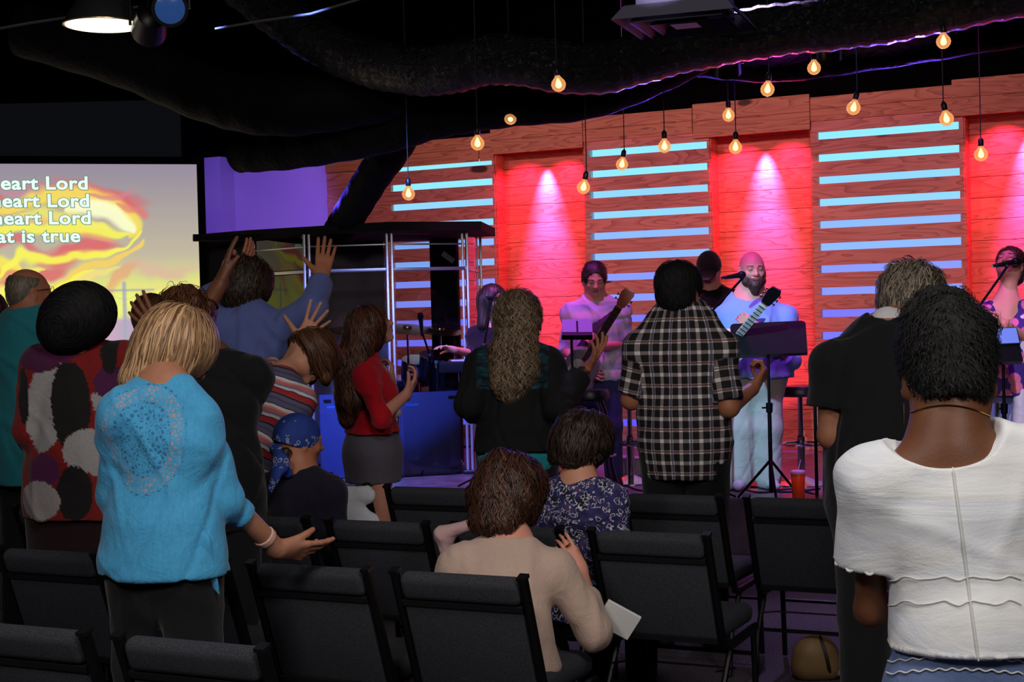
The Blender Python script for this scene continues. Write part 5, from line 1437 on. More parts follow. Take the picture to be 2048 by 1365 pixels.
# ================================================================ musicians on the stage
def strap(f, P, q, mat, w=.028):
    a = f.sh[q]*.55+f.nb*.45+UP*.035
    pts = [a-f.F*.05, a+UP*.012+f.F*.02, a+f.F*.09-UP*.06, (f.chest+f.F*.15*f.fat**.5), f.waist+f.F*.15*f.fat-f.R*q*.16-UP*.03]
    part('strap', MB().tube(pts, w, 8, flat=.18, up=f.F), mat, P, True)
def guitar(name, label, body_c, ax, nrm, L, bodymat, neckmat, headmat, kind='electric', bass=False):
    """ax: along the neck towards the head; nrm: out of the front; L: scale"""
    ax = unit(ax); nrm = unit(arr(nrm)-ax*np.dot(arr(nrm), ax)); sd = np.cross(nrm, ax)
    P = thing(name, label, 'guitar', body_c)
    poly = []
    for t in np.linspace(0, 2*PI, 48, endpoint=False):
        x = math.cos(t); y = math.sin(t); r = 1-.16*math.cos(2*t)*-1*.0
        yy = .155*y*(1-.20*x+.0)*(1-.22*math.exp(-((x-.05)/.3)**2)); xx = .225*x
        if x > .55: xx += .05*abs(y)**.6*(1 if y > 0 else .7)
        poly.append((xx*L, yy*L))
    b = MB().prism(poly, body_c, ax, sd, nrm, .042); part('body', b, bodymat, P, False, .008)
    pg = [(x*.62-.01, y*.62) for x, y in poly]; part('pickguard', MB().prism(pg, body_c+nrm*.0235, ax, sd, nrm, .004), simple('pickguard', (236, 232, 225), .3), P)
    n0 = body_c+ax*.16*L; n1 = body_c+ax*(.66 if not bass else .82)*L
    part('neck', MB().tube([n0+nrm*.022, n1+nrm*.022], [.029*L, .023*L], 8, flat=.5, up=nrm), neckmat, P, True)
    fb = part('fretboard', MB().box((n0+n1)/2+nrm*.036, (.050*L, .004, np.linalg.norm(n1-n0)), np.stack([sd, nrm, ax], 1)), simple('fretboard_'+name, (232, 228, 220) if not bass else (90, 60, 42), .5), P)
    fm = MB()
    for i in range(12): fm.box(n0+(n1-n0)*(i+.5)/12+nrm*.039, (.048*L, .003, .006), np.stack([sd, nrm, ax], 1))
    part('frets', fm, M['black_plastic'], P)
    hd_ = [(0, -.022), (.02, -.034), (.15, -.045), (.19, -.03), (.18, .03), (.13, .042), (.02, .030), (0, .022)]
    part('headstock', MB().prism([(x*L, y*L) for x, y in hd_], n1+nrm*.018, ax, sd, nrm, .016), headmat, P, False, .003)
    for i in range(3 if not bass else 2):
        for q in (1, -1):
            c = n1+ax*(.045+.045*i)*L+sd*q*.052*L+nrm*.018
            part('tuner', MB().tube([n1+ax*(.045+.045*i)*L+sd*q*.03*L+nrm*.018, c], .004, 6).lathe([(.009, -.004), (.011, 0), (.009, .004)], c, sd, 10), M['chrome'], P, True)
    sm = MB()
    for i in range(4 if bass else 6):
        o = (i-(1.5 if bass else 2.5))*.0075*L; sm.tube([body_c-ax*.12*L+sd*o*1.3+nrm*.040, n1+sd*o*.9+nrm*.044], .0009, 4)
    part('strings', sm, M['silver'], P)
    part('bridge', MB().rbox(body_c-ax*.12*L+nrm*.032, (.07*L, .018, .014), .003, np.stack([sd, ax, nrm], 1)), M['chrome'], P, True)
    return P

# ---------------------------------------------------------------- singer with the guitar
f = figp(1500, 598, 10.68, 182, base=ST, fat=1.62, sw=.225, sex='m')
P = thing('person', 'bald bearded person in a light shirt singing on stage with a guitar', 'person', f.O)
f.headrot(-6, 4, 0, at=W(1504, 541, 10.64)); f.hs = 1.16
f.sh[1] = W(1424, 640, 10.64); f.sh[-1] = W(1570, 634, 10.64)
f.arm(1, W(1412, 730, 10.58), W(1452, 672, 10.34), unit(arr((.5, -.2, .25))), arr((0, 1, -.1)), curl=20, spread=3, thumb=-1)
f.arm(-1, W(1578, 720, 10.60), W(1512, 655, 10.30), unit(arr((-.5, .05, .4))), arr((0, 1, .1)), curl=[45, 50, 50, 50], spread=2, thumb=1)
skin(f, P, SK['pink'], .0065); face(f, P, 'brow', shut=True)
topw(f, P, cloth('chambray_shirt', (128, 168, 220), (116, 154, 208), wr=.35), .020, .009, {1: 1.15, -1: 1.15}, hem=W(1500, 758, 10.48)[2], hemr=.29, fold=.008, seed=41, name='shirt', sl_r=(.060, .058, .05, .03))
S = Solid(); S.ell(f.nb+f.F*.085-UP*.045, (.055, .04, .06), None, .01); build(S, .008, 'undershirt', simple('undershirt', (232, 232, 232), .9), P)
pants(f, P, cloth('khaki_jeans', (176, 172, 160), wr=.6), 1.25, .02, fold=.010, h=.010); shoes(f, simple('shoe_pale', (170, 170, 176), .6), P)
S = Solid(); h = f.hs*f.sc**.3; q_ = lambda x, y, z: f.head+f.HR@(arr((x, y, z))*h)
S.ell(q_(0, .048, -.062), arr((.056, .058, .052))*h, f.HR, .02); S.cap(q_(0, .085, -.085), q_(0, .08, -.125), .036*h, .020*h, .03)
for q in (1, -1): S.cap(q_(q*.062, .015, -.02), q_(q*.050, .045, -.065), .016*h, .022*h, .02)
S.ell(q_(0, .10, -.028), arr((.050, .040, .024))*h, f.HR, .01, sub=True); S.ell(q_(0, .105, -.052), arr((.020, .022, .010))*h, f.HR, .005, sub=True)
hairobj(S, .0055, 'beard', hairm('beard_brown', (40, 26, 22), (96, 68, 54)), P, 900, 6, .010, lambda p: np.tile(-UP, (len(p), 1)), .004, .003, 41, lift=(.0, .008))
strap(f, P, -1, simple('strap_navy', (26, 34, 96), .7), .034)
gb = W(1448, 706, 10.28); guitar('electric_guitar', 'pale electric guitar with an inlaid neck held by the bald singer', gb, W(1522, 616, 9.80)-gb, (-.1, -1, 0), 1.0, simple('guitar_white', (228, 228, 224), .2, coat=.5), simple('maple', (206, 160, 110), .4), simple('head_black', (18, 18, 20), .2))

# ---------------------------------------------------------------- bass player
f = figp(1192, 606, 11.2, 184, base=ST, fat=1.08, sw=.20, sex='m')
P = thing('person', 'person in a white and lavender striped shirt looking down and playing bass', 'person', f.O)
f.headrot(-6, 20, 0, at=W(1189, 560, 11.14)); f.hs = 1.06
f.arm(1, W(1132, 700, 11.24), W(1165, 738, 11.02), unit(arr((.8, -.2, -.3))), arr((0, 1, 0)), curl=25, spread=3, thumb=-1)
f.arm(-1, W(1247, 690, 11.2), W(1206, 694, 10.96), unit(arr((-.7, .0, .5))), arr((0, 1, .2)), curl=[45, 50, 50, 55], spread=2, thumb=1)
skin(f, P, SK['pink'], .0065); face(f, P, shut=True)
m, nt, b = newmat('pale_stripe'); co = objco(nt, 'cc'); sx = nt.nodes.new('ShaderNodeSeparateXYZ'); nt.links.new(co, sx.inputs[0])
nt.links.new(ramp(nt, mathn(nt, 'FRACT', mathn(nt, 'DIVIDE', sx.outputs[2], .11)), [(0, lin((214, 206, 222))), (.5, lin((168, 172, 204))), (.8, lin((222, 196, 206)))]), b.inputs['Base Color']); b.inputs['Roughness'].default_value = .85
topw(f, P, m, .018, .009, {1: 1.05, -1: 1.05}, hem=W(1190, 762, 11.1)[2], hemr=.19, fold=.007, seed=43, name='shirt', cc=True); collar(f, P, simple('collar_lilac', (200, 200, 216), .9), .072, .045)
pants(f, P, cloth('indigo_jeans', (58, 62, 110)), 1.1); shoes(f, M['shoe'], P)
S = hairS(f, .010); hairend(S, f, -.05); S.ell(S.P(0, .125, .022), arr((.074, .075, .072)), f.HR, .01, sub=True); hairobj(S, .006, 'hair', HR_['dbrown'], P, 500, 6, .010, crownflow(f, .6, .8), .005, .003, 44, lift=(.001, .008))
strap(f, P, -1, simple('strap_black', (16, 14, 16), .7), .036)
gb = W(1158, 742, 10.98); guitar('bass_guitar', 'sunburst bass guitar with a long neck held by the striped shirt player', gb, W(1240, 612, 10.32)-gb, (-.1, -1, 0), 1.05, simple('bass_grey', (150, 140, 146), .25, coat=.5), simple('maple_b', (190, 110, 80), .4), simple('maple_h', (176, 92, 66), .35), bass=True)

# ---------------------------------------------------------------- keyboard singer
f = figp(984, 655, 11.4, 172, base=ST, fat=.95, sw=.165)
P = thing('person', 'person in black with dark shoulder length hair and glasses at the keyboard', 'person', f.O)
f.headrot(-22, 0, 0, at=W(986, 604, 11.36)); f.hs = 1.04
f.arm(1, W(944, 708, 11.3), W(908, 700, 11.06), unit(W(868, 686, 11.0)-W(906, 698, 11.06)), arr((0, -.3, -1)), curl=18, spread=4, thumb=-1); f.arm(-1, W(1025, 730, 11.4), W(1010, 745, 11.1)); defaulthand(f, -1)
skin(f, P, SK['pink'], .0065); face(f, P); glasses(f, P)
topw(f, P, BLK, .018, .009, {1: 1.25, -1: 1.3}, hem=ST+.75, fold=.006, seed=45, name='top'); pants(f, P, DKPANTS); shoes(f, M['shoe'], P)
S = hairS(f, .020)
for q in (1, -1): S.cap(S.P(q*.075, -.01, .02), S.P(q*.092, -.005, -.17), .038, .035, .04)
S.cap(S.P(0, -.05, 0), S.P(0, -.05, -.17), .075, .07, .04, f.HR[:, 1], .6); S.ell(S.P(0, .125, -.035), arr((.078, .10, .115)), f.HR, .01, sub=True)
hairobj(S, .007, 'hair', HR_['dbrown'], P, 900, 12, .018, crownflow(f, 1.3, .4), .006, .003, 46, lift=(.001, .008))

# ---------------------------------------------------------------- player in the cap
f = figp(1420, 584, 12.0, 186, base=ST, fat=1.15, sw=.21, sex='m')
P = thing('person', 'person in a black cap and dark shirt behind the lead singer, face in shadow', 'person', f.O)
f.headrot(10, 30, 0, at=W(1418, 540, 11.95)); f.hs = 1.08
defaulthand(f, 1); defaulthand(f, -1); skin(f, P, SK['pink'], .008); face(f, P, eyes=False)
topw(f, P, BLK, .018, .011, 1.1, fold=.006, seed=47, name='shirt'); pants(f, P, DKPANTS); shoes(f, M['shoe'], P)
S = hairS(f, .014); S.ell(S.P(0, .0, -.03), arr((.12, .14, .055)), f.HR, .005, sub=True); build(S, .007, 'cap', cloth('cap_black', (16, 14, 18)), P)
S = Solid(); S.ell(S and f.hp(0, .125, .030), (.078, .075, .012), f.HR@rot((1, 0, 0), -12), 0); build(S, .005, 'cap_peak', M['black_plastic'], P)

# ---------------------------------------------------------------- singer at the right edge
f = figp(2012, 604, 9.75, 196, base=ST, fat=1.0, sw=.178, lean=-3)
P = thing('person', 'person at the right stage edge in purple floral top, singing upward', 'person', f.O)
f.headrot(20, -30, 0, at=W(2020, 532, 9.78)); f.hs = 1.06
f.sh[1] = W(1963, 625, 9.72)
f.arm(1, W(1958, 700, 9.74), W(2000, 668, 9.50), unit(arr((-.3, -.3, .5))), arr((.6, .6, 0)), curl=25, spread=4, thumb=-1); f.arm(-1, W(2070, 690, 9.7), W(2012, 650, 9.48), unit(W(1972, 632, 9.46)-W(2008, 648, 9.48)), arr((.1, .9, .2)), curl=20, spread=4, thumb=1)
skin(f, P, SK['pink'], .0065); face(f, P, shut=True)
m, nt, b = newmat('floral_tank'); co = objco(nt); v1 = N(nt, 'ShaderNodeTexVoronoi', Scale=11, Randomness=.8); nt.links.new(co, v1.inputs['Vector'])
nt.links.new(ramp(nt, v1.outputs['Distance'], [(.10, lin((240, 150, 60))), (.16, lin((236, 110, 160))), (.40, lin((228, 120, 170))), (.46, lin((62, 34, 122)))]), b.inputs['Base Color']); b.inputs['Roughness'].default_value = .8
nk = [(f.nb+f.FB*.10+UP*.02, (.085, .10, .14)), (f.nb+UP*.05, (.13, .12, .07))]
topw(f, P, m, .014, .008, 0, hem=W(2010, 790, 9.7)[2], hemr=.19, fold=.005, seed=49, name='tank_top', neck=nk)
S = Solid(); q = -1; f.arms(S, q, .02, 1.2); S.cap(f.sh[q]-UP*.04, W(2052, 850, 9.7), .09, .12, .05); S.cap(W(2044, 640, 9.64), W(2040, 850, 9.60), .035, .05, .04); build(S, .009, 'cover_up', cloth('white_cover', (226, 226, 230)), P, .008, 6, 18)
pants(f, P, cloth('light_jeans', (110, 120, 170)), 1.05); shoes(f, M['shoe'], P)
S = hairS(f, .012); S.cap(S.P(0, -.07, .02), S.P(0, -.12, -.02), .05, .05, .03); hairend(S, f, -.06); hairobj(S, .007, 'hair', HR_['brown'], P, 500, 7, .012, crownflow(f, .3, .9), .005, .003, 50, lift=(.001, .006))
wc = f.wr[-1]; part('watch', MB().tube([wc+unit(f.el[-1]-wc)*(.02+t) for t in (0, .022)], .030, 10), M['black_plastic'], P, True)
# ================================================================ chairs
m, nt, b = newmat('chair_fabric'); co = objco(nt)
c = ramp(nt, noise(nt, co, 330, 3, .7), [(.38, lin((28, 30, 36))), (.66, lin((68, 71, 80)))]); nt.links.new(c, b.inputs['Base Color']); b.inputs['Roughness'].default_value = .92
bump(nt, b, noise(nt, co, 420, 2), .35, .002); M['fabric'] = m
M['frame'] = simple('chair_frame', (9, 9, 10), .5, .3)
m2 = simple('chair_piping', (6, 6, 7), .7); M['piping'] = m2
def make_chair(label, grp):
    """faces +y; origin on the floor under the back"""
    P = thing('church_chair', label, 'chair', (0, 0, 0), 0, grp)
    w = .232; lean = .36
    def bp(z, d=0): return arr((0, -.02+(.83-z)*lean, z)) + arr((0, d, 0))
    bt = [(.83, .0), (.80, .006), (.60, .0), (.48, .0)]
    ub = unit(bp(.40)-bp(.83)); nb_ = arr((0, ub[2], -ub[1])); nb_ = nb_ if nb_[1] < 0 else -nb_      # towards the row behind
    R_ = np.stack([arr((1, 0, 0)), -nb_, -ub], 1)
    pad = MB(); pad.rbox((bp(.735)+bp(.42))/2-nb_*.012, (2*w-.03, .050, np.linalg.norm(bp(.42)-bp(.735))), .012, R_)
    part('back_pad', pad, M['fabric'], P, True)
    roll = MB()
    cc = bp(.785)+nb_*.002; roll.rbox(cc-nb_*.010, (2*w-.03, .062, .095), .028, R_, 5); part('back_roll', roll, M['fabric'], P, True)
    part('piping', MB().box(bp(.735)-nb_*.006, (2*w-.03, .050, .018), R_), M['piping'], P); part('back_rail', MB().box(bp(.415)-nb_*.006, (2*w-.03, .045, .022), R_), M['piping'], P)
    seat = MB(); seat.rbox((0, .355, .44), (2*w-.02, .44, .085), .035, None, 4); part('seat', seat, M['fabric'], P, True)
    for q in (1, -1):
        p = [bp(.835)+arr((q*w, 0, 0)), bp(.6)+arr((q*w, 0, 0)), bp(.45)+arr((q*w, 0, 0)), arr((q*w, .165, .385)), arr((q*w, .22, .375)), arr((q*w, .55, .385))]
        part('side_frame', MB().tube(p, .0165, 8, flat=1.15, up=(0, 1, 0)), M['frame'], P, True)
        part('cap', MB().box(bp(.838)+arr((q*w, 0, 0)), (.032, .034, .012), R_), M['black_plastic'], P)
        part('leg', MB().tube([(q*w, .52, .38), (q*w, .545, .012)], .0125, 8), M['frame'], P, True)
        part('leg', MB().tube([(q*w, .23, .375), (q*w, .10, .20), (q*w, .06, .012)], .0125, 8), M['frame'], P, True)
    part('stretcher', MB().tube([(-w, .53, .28), (w, .53, .28)], .009, 6).tube([(-w, .12, .22), (w, .12, .22)], .009, 6), M['frame'], P, True)
    part('book_rack', MB().tube([(-w+.02, .10, .30), (-w+.02, .34, .26), (w-.02, .34, .26), (w-.02, .10, .30)], .004, 6), M['frame'], P, True)
    return P
GR = 'dark grey church chairs in rows'
chairs = [(-2.47, 3.13, 'dark grey padded chair, backrest only, low at the bottom left of the picture'), (-3.05, 3.13, 'dark grey padded chair cut by the bottom left corner of the picture'),
 (-2.28, 4.25, 'dark grey padded chair the beige cardigan person sits on'), (-2.85, 4.25, 'dark grey padded chair just under the outstretched hand'), (-3.42, 4.25, 'dark grey padded chair mostly hidden by the blue tunic person'), (-4.0, 4.25, 'dark grey padded chair left of the blue tunic, at the left picture edge'),
 (-2.03, 5.30, 'dark grey aisle chair with its seat showing, right of the beige cardigan'), (-2.63, 5.30, 'dark grey padded chair hidden behind the head of the beige cardigan person'), (-3.21, 5.30, 'dark grey padded chair between the bandana and the beige cardigan'), (-3.79, 5.30, 'dark grey padded chair the bandana wearer sits on'), (-4.37, 5.30, 'dark grey padded chair behind the blue tunic sleeve'), (-4.95, 5.30, 'dark grey padded chair by the patterned jumper'),
 (-1.77, 6.45, 'dark grey padded chair beside the white top, below the music stand'), (-2.35, 6.45, 'dark grey padded chair right behind the checked shirt legs'), (-2.97, 6.45, 'dark grey padded chair beyond the floral blouse'), (-3.62, 6.45, 'dark grey padded chair below the drum booth'), (-4.2, 6.45, 'dark grey padded chair under the white draped cloth')]
c0 = make_chair(chairs[0][2], GR); c0.location = tuple(Rm(chairs[0][0], chairs[0][1])); c0.rotation_euler = (0, 0, -A)
for u, n, lb in chairs[1:]:
    j = random.Random(int(u*100)); dup(c0, Rm(u+j.uniform(-.006, .006), n+j.uniform(-.01, .01)), -A+j.uniform(-.02, .02), lb)
bpy.context.view_layer.update()

def drape(name, label, cat, pts, z, mat, depth=.03, seed=1):
    """cloth hanging over a chair back, from an outline in sight-line points"""
    S = Solid()
    for (a, b_, ra, rb) in pts: S.cap(W(a[0], a[1], z), W(b_[0], b_[1], z), ra, rb, .03, arr((SA, CA, 0)), depth/max(ra, rb))
    o = build(S, .007, name, mat, None, .008, seed, 18); tag(o, label, cat); return o
drape('draped_cloth', 'white cloth draped over a chair back behind the bandana wearer', 'cloth', [((662, 990), (735, 990), .045, .045), ((670, 1010), (742, 1045), .06, .05), ((655, 1020), (650, 1060), .05, .05), ((700, 1060), (735, 1060), .07, .05)], 7.50, cloth('white_cloth', (214, 216, 226)), .03, 3)
drape('pink_jacket', 'pale pink and white garment hung on the chair left of the beige cardigan', 'jacket', [((885, 1068), (945, 1050), .030, .026), ((888, 1075), (900, 1120), .034, .03)], 5.72, cloth('pale_pink', (226, 184, 184)), .035, 4)

# ---------------------------------------------------------------- small things among the chairs
bp_ = W(1236, 1240, 5.28); P = thing('song_book', 'open white booklet at the elbow of the beige cardigan person', 'booklet', bp_)
part('pages', MB().box(bp_, (.13, .015, .10), rot((0, 1, 0), 30)@rot((1, 0, 0), 20)), simple('paper', (230, 230, 228), .8), P); part('cover', MB().box(bp_+arr((0, .011, -.002)), (.135, .006, .105), rot((0, 1, 0), 30)@rot((1, 0, 0), 20)), simple('cover_brown', (86, 58, 52), .6), P)
g = W(1632, 1338, 6.75); g[2] = 0
P = thing('handbag', 'rounded tan handbag with a dark strap on the carpet in the aisle', 'bag', g)
S = Solid(); S.ell(g+UP*.10, (.105, .075, .10), None, .03); S.cap(g+arr((-.05, 0, .05)), g+arr((.06, 0, .05)), .062, .062, .03); S.cut(g, -UP); build(S, .006, 'bag_body', simple('tan_leather', (150, 118, 78), .55), P, .003)
part('strap', MB().tube([g+arr((.035+.02*math.cos(t), -.078*math.sin(t), .10+.098*math.cos(t)*-1)) for t in np.linspace(.2, 2.9, 16)], .009, 6, flat=.4), simple('strap_dark', (40, 24, 20), .6), P, True)
g = W(1690, 1352, 6.75); g[2] = .03
S = Solid()
for i in range(9):
    r = random.Random(i); S.ell(g+arr((r.uniform(-.05, .05), r.uniform(-.04, .04), r.uniform(-.01, .03))), (.03, .028, .022), None, .012)
o = build(S, .006, 'plastic_wrap', simple('clear_wrap', (150, 140, 160), .25), None, .006, 3, 40); tag(o, 'crumpled clear plastic wrap on the carpet beside the tan handbag', 'plastic wrap')

# ================================================================ stage equipment
def tray_stand(name, label, corners, z, pole_px, foot_py, mat, legs=True, zb=ST):
    tl, tr, br, bl = [W(x, y, z+dz) for (x, y, dz) in corners]
    base = W(pole_px, foot_py, z); base[2] = zb
    P = thing(name, label, 'music stand', base)
    n = unit(np.cross(tr-tl, bl-tl)); n = n if n[1] < 0 else -n
    S_ = MB()
    ins = .03
    V = []
    ex, ey = unit(tr-tl), unit(tl-bl); wdt = np.linalg.norm(tr-tl); hh = np.linalg.norm(tl-bl)
    c = (tl+tr+br+bl)/4; nn = unit(np.cross(ex, ey)); ey2 = np.cross(nn, ex)
    wb = np.linalg.norm(br-bl); r = .025
    poly = [(-wb/2, -hh/2), (wb/2, -hh/2), (wdt/2, hh/2-r), (wdt/2-r*.3, hh/2-r*.3), (wdt/2-r, hh/2), (-wdt/2+r, hh/2), (-wdt/2+r*.3, hh/2-r*.3), (-wdt/2, hh/2-r)]
    part('tray', MB().prism(poly, c, ex, ey2, nn, .006), mat, P, False, .001)
    part('lip', MB().box(c-ey2*hh/2-nn*(.02 if nn[1] < 0 else -.02), (wb, .045, .005), np.stack([ex, nn, ey2], 1)), mat, P)
    top = base*arr((1, 1, 0))+UP*(c[2]-.02)
    part('pole', MB().tube([base+UP*.22, top], .010, 10).tube([base+UP*.05, base+UP*.62], .014, 10), mat, P, True)
    part('clutch', MB().lathe([(.014, -.035), (.022, -.03), (.024, .03), (.014, .035)], base+UP*.62, UP, 12).tube([base+UP*.62, base+UP*.62-arr((.05, 0, 0))], .006, 6), mat, P, True)
    part('tilt_bracket', MB().box(top-UP*.03, (.03, .03, .05)), mat, P)
    for k in range(3):
        an = k*2.094+.5; f_ = arr((math.cos(an), math.sin(an), 0)); part('leg', MB().tube([base+UP*.27, base+f_*.24+UP*.01], [.010, .009], 8), mat, P, True)
    return P, c, ex, ey2, nn
tray_stand('music_stand', 'large black music stand with a solid tray in front of the bald singer', [(1455, 650, .05), (1606, 643, .0), (1620, 702, -.10), (1470, 712, -.05)], 10.02, 1543, 1003, M['black_metal'])
_, c, ex, ey, nn = tray_stand('music_stand', 'black music stand with white sheets in front of the bass player', [(1121, 642, .0), (1176, 642, 0), (1190, 674, -.10), (1128, 670, -.10)], 10.75, 1150, 960, M['black_metal'])
nn = nn if nn[1] > 0 else -nn
for dx in (-.055, .06):
    o = part('sheet_music', MB().box(c+ex*dx+nn*-.006+ey*.02, (.10, .002, .13), np.stack([ex, nn, ey], 1)), simple('sheet', (150, 146, 190), .8)); tag(o, 'pale song sheet on the stand before the bass player, %s one' % ('left' if dx < 0 else 'right'), 'sheet music', 'song sheets on the stand')
_, c, ex, ey, nn = tray_stand('music_stand', 'black stand holding a lit tablet before the singer at the right edge', [(1984, 662, .0), (2036, 660, 0), (2042, 722, -.10), (1988, 724, -.10)], 9.35, 2012, 1000, M['black_metal'])
nn = nn if nn[1] < 0 else -nn
tb = c+nn*.006+ey*.06; P = thing('tablet', 'pale blue glowing tablet on the stand at the right edge', 'tablet', tb)
part('case', MB().rbox(tb+nn*.006, (.17, .01, .12), .004, np.stack([ex, nn, ey], 1)), M['black_plastic'], P, True); part('screen', MB().box(tb+nn*.0125, (.155, .002, .105), np.stack([ex, nn, ey], 1)), simple('tablet_back', (120, 170, 226), .3), P)

def mic(name_lbl, head, tail, stand_pts, base, mat_head=None):
    """microphone (thing) and the boom stand that holds it (thing)"""
    head, tail = arr(head), arr(tail); d = unit(head-tail)
    P = thing('microphone', name_lbl[0], 'microphone', tail)
    part('handle', MB().lathe([(.008, 0), (.0115, .005), (.0125, .02), (.019, .145), (.019, .155)], tail, d, 14), M['black_plastic'], P, True)
    part('grille', MB().lathe([(.018, 0), (.026, .012), (.0275, .028), (.022, .048), (.008, .056)], tail+d*.153, d, 16), mat_head or simple('mic_grille', (34, 34, 38), .4, .6), P, True)
    part('connector', MB().lathe([(.010, -.022), (.011, -.018), (.011, 0)], tail, d, 12), M['silver'], P, True)
    b_ = arr(base); P = thing('microphone_stand', name_lbl[1], 'microphone stand', b_)
    pts = [arr(p) for p in stand_pts]
    part('boom', MB().tube(pts, .0085, 8), M['black_metal'], P, True)
    part('clip', MB().tube([pts[0], (head+tail)/2], .012, 8), M['black_plastic'], P, True)
    part('pole', MB().tube([b_+UP*.02, pts[-1]], .010, 8), M['black_metal'], P, True)
    part('joint', MB().lathe([(.012, -.02), (.02, -.015), (.02, .015), (.012, .02)], pts[-1], (0, 1, 0), 12), M['black_plastic'], P, True)
    for k in range(3):
        an = k*2.094+.3; f_ = arr((math.cos(an), math.sin(an), 0)); part('leg', MB().tube([b_+UP*.12, b_+f_*.27+UP*.01], .008, 8), M['black_metal'], P, True)
def onst(px, py, z, zz=ST):
    p = W(px, py, z); p[2] = zz; return p
mic(('dark vocal microphone with a light end at the bald singer\'s mouth', 'black boom stand slanting up to the bald singer\'s microphone'), W(1497, 548, 10.26), W(1448, 556, 10.10), [W(1486, 556, 10.2), W(1398, 650, 10.0)], onst(1398, 980, 10.12))
mic(('dark vocal microphone at the mouth of the singer at the right edge', 'boom stand slanting up at the right edge of the stage'), W(2030, 524, 9.62), W(1990, 532, 9.55), [W(2014, 534, 9.58), W(1955, 618, 9.50)], onst(1955, 990, 9.70))
mic(('vocal microphone in front of the person with glasses at the keyboard', 'purple lit microphone stand by the keyboard'), W(1006, 600, 11.18), W(974, 596, 11.06), [W(984, 602, 11.08), W(968, 692, 11.0)], onst(968, 960, 11.1), simple('grille_dark', (16, 14, 20), .5))
P = thing('microphone_stand', 'straight black stand to the right of the large music stand', 'microphone stand', onst(1634, 995, 10.05))
bb = onst(1634, 995, 10.05); part('pole', MB().tube([bb+UP*.02, bb+UP*.78], .012, 10), M['black_metal'], P, True); part('base', MB().lathe([(.13, 0), (.13, .012), (.03, .022)], bb, UP, 24), M['black_metal'], P, True); part('clutch', MB().lathe([(.012, -.03), (.02, -.02), (.02, .02), (.012, .03)], bb+UP*.76, UP, 12), M['chrome'], P, True)

def stool(label, px, z, seat_py, curved=True, rs=.17, grp=None):
    b_ = onst(px, 960, z); zs = W(px, seat_py, z)[2]
    P = thing('bar_stool', label, 'stool', b_)
    part('seat', MB().lathe([(rs*.9, -.075), (rs, -.06), (rs, -.02), (rs*.93, 0), (rs*.5, .006), (0.001, .008)], arr((b_[0], b_[1], zs)), UP, 32), simple('stool_vinyl', (26, 24, 34), .35), P, True)
    if curved:
        for k in range(4):
            an = k*PI/2+.6; f_ = arr((math.cos(an), math.sin(an), 0)); a = arr((b_[0], b_[1], 0))
            pts = [a+f_*.09+UP*(zs-.06), a+f_*.135+UP*(zs-.16), a+f_*.15+UP*(ST+.45), a+f_*.18+UP*(ST+.2), a+f_*.24+UP*(ST+.01)]
            part('leg', MB().tube(pts, .0125, 8), simple('leg_metal', (96, 94, 110), .25, .9), P, True)
        part('foot_ring', MB().tube([arr((b_[0], b_[1], ST+.28))+arr((math.cos(t), math.sin(t), 0))*.17 for t in np.linspace(0, 2*PI, 40)], .008, 6), M['chrome'], P, True)
    else:
        part('column', MB().lathe([(.028, 0), (.028, .35), (.018, .36), (.018, zs-ST-.05)], b_, UP, 16), M['chrome'], P, True)
        part('base', MB().lathe([(.21, 0), (.21, .01), (.10, .03), (.03, .06)], b_, UP, 32), M['chrome'], P, True)
        part('foot_ring', MB().tube([arr((b_[0], b_[1]-.05, ST+.30))+arr((math.cos(t)*.15, math.sin(t)*.15, 0)) for t in np.linspace(0, 2*PI, 40)], .009, 8), M['chrome'], P, True)
    return P
stool('round padded stool with bent tube legs before the bass player', 1184, 10.6, 780, True, .14)
stool('bar stool with a chrome column and foot ring left of the checked shirt', 1262, 11.3, 757, False, .17)
stool('dark seated chrome bar stool right of the bald singer', 1604, 10.9, 772, False, .17)

# cup, buckets
b_ = onst(1597, 1000, 9.98); P = thing('tumbler', 'bright orange tumbler with a clear lid standing on the stage edge', 'cup', b_)
part('cup', MB().lathe([(.036, 0), (.040, .01), (.047, .175), (.045, .18)], b_, UP, 24), simple('orange_plastic', (255, 84, 20), .35, emis=.0), P, True)
part('lid', MB().lathe([(.048, .178), (.050, .185), (.048, .197), (.03, .203)], b_, UP, 24), simple('clear_lid', (226, 210, 226), .15), P, True)
part('straw', MB().tube([b_+UP*.19, b_+UP*.27+arr((.02, 0, 0))], .004, 6), simple('straw', (230, 220, 230), .4), P, True)
for i, (px, py) in enumerate(((1245, 955), (1272, 955))):
    b_ = onst(px, py, 12.0-i*.1); P = thing('bucket', ('magenta lit bucket left of its twin behind the checked shirt', 'magenta lit bucket nearest the checked shirt')[i], 'bucket', b_)
    part('pail', MB().lathe([(.075, 0), (.08, .005), (.095, .13), (.10, .135), (.09, .135), (.072, .01)], b_, UP, 24), simple('pail', (206, 196, 204), .5), P, True)
    part('handle', MB().tube([b_+UP*.13+arr((.098*math.cos(t), -.02-.03*math.sin(t), .03*math.sin(t)*-1)) for t in np.linspace(0, PI, 14)], .003, 6), M['chrome'], P, True)
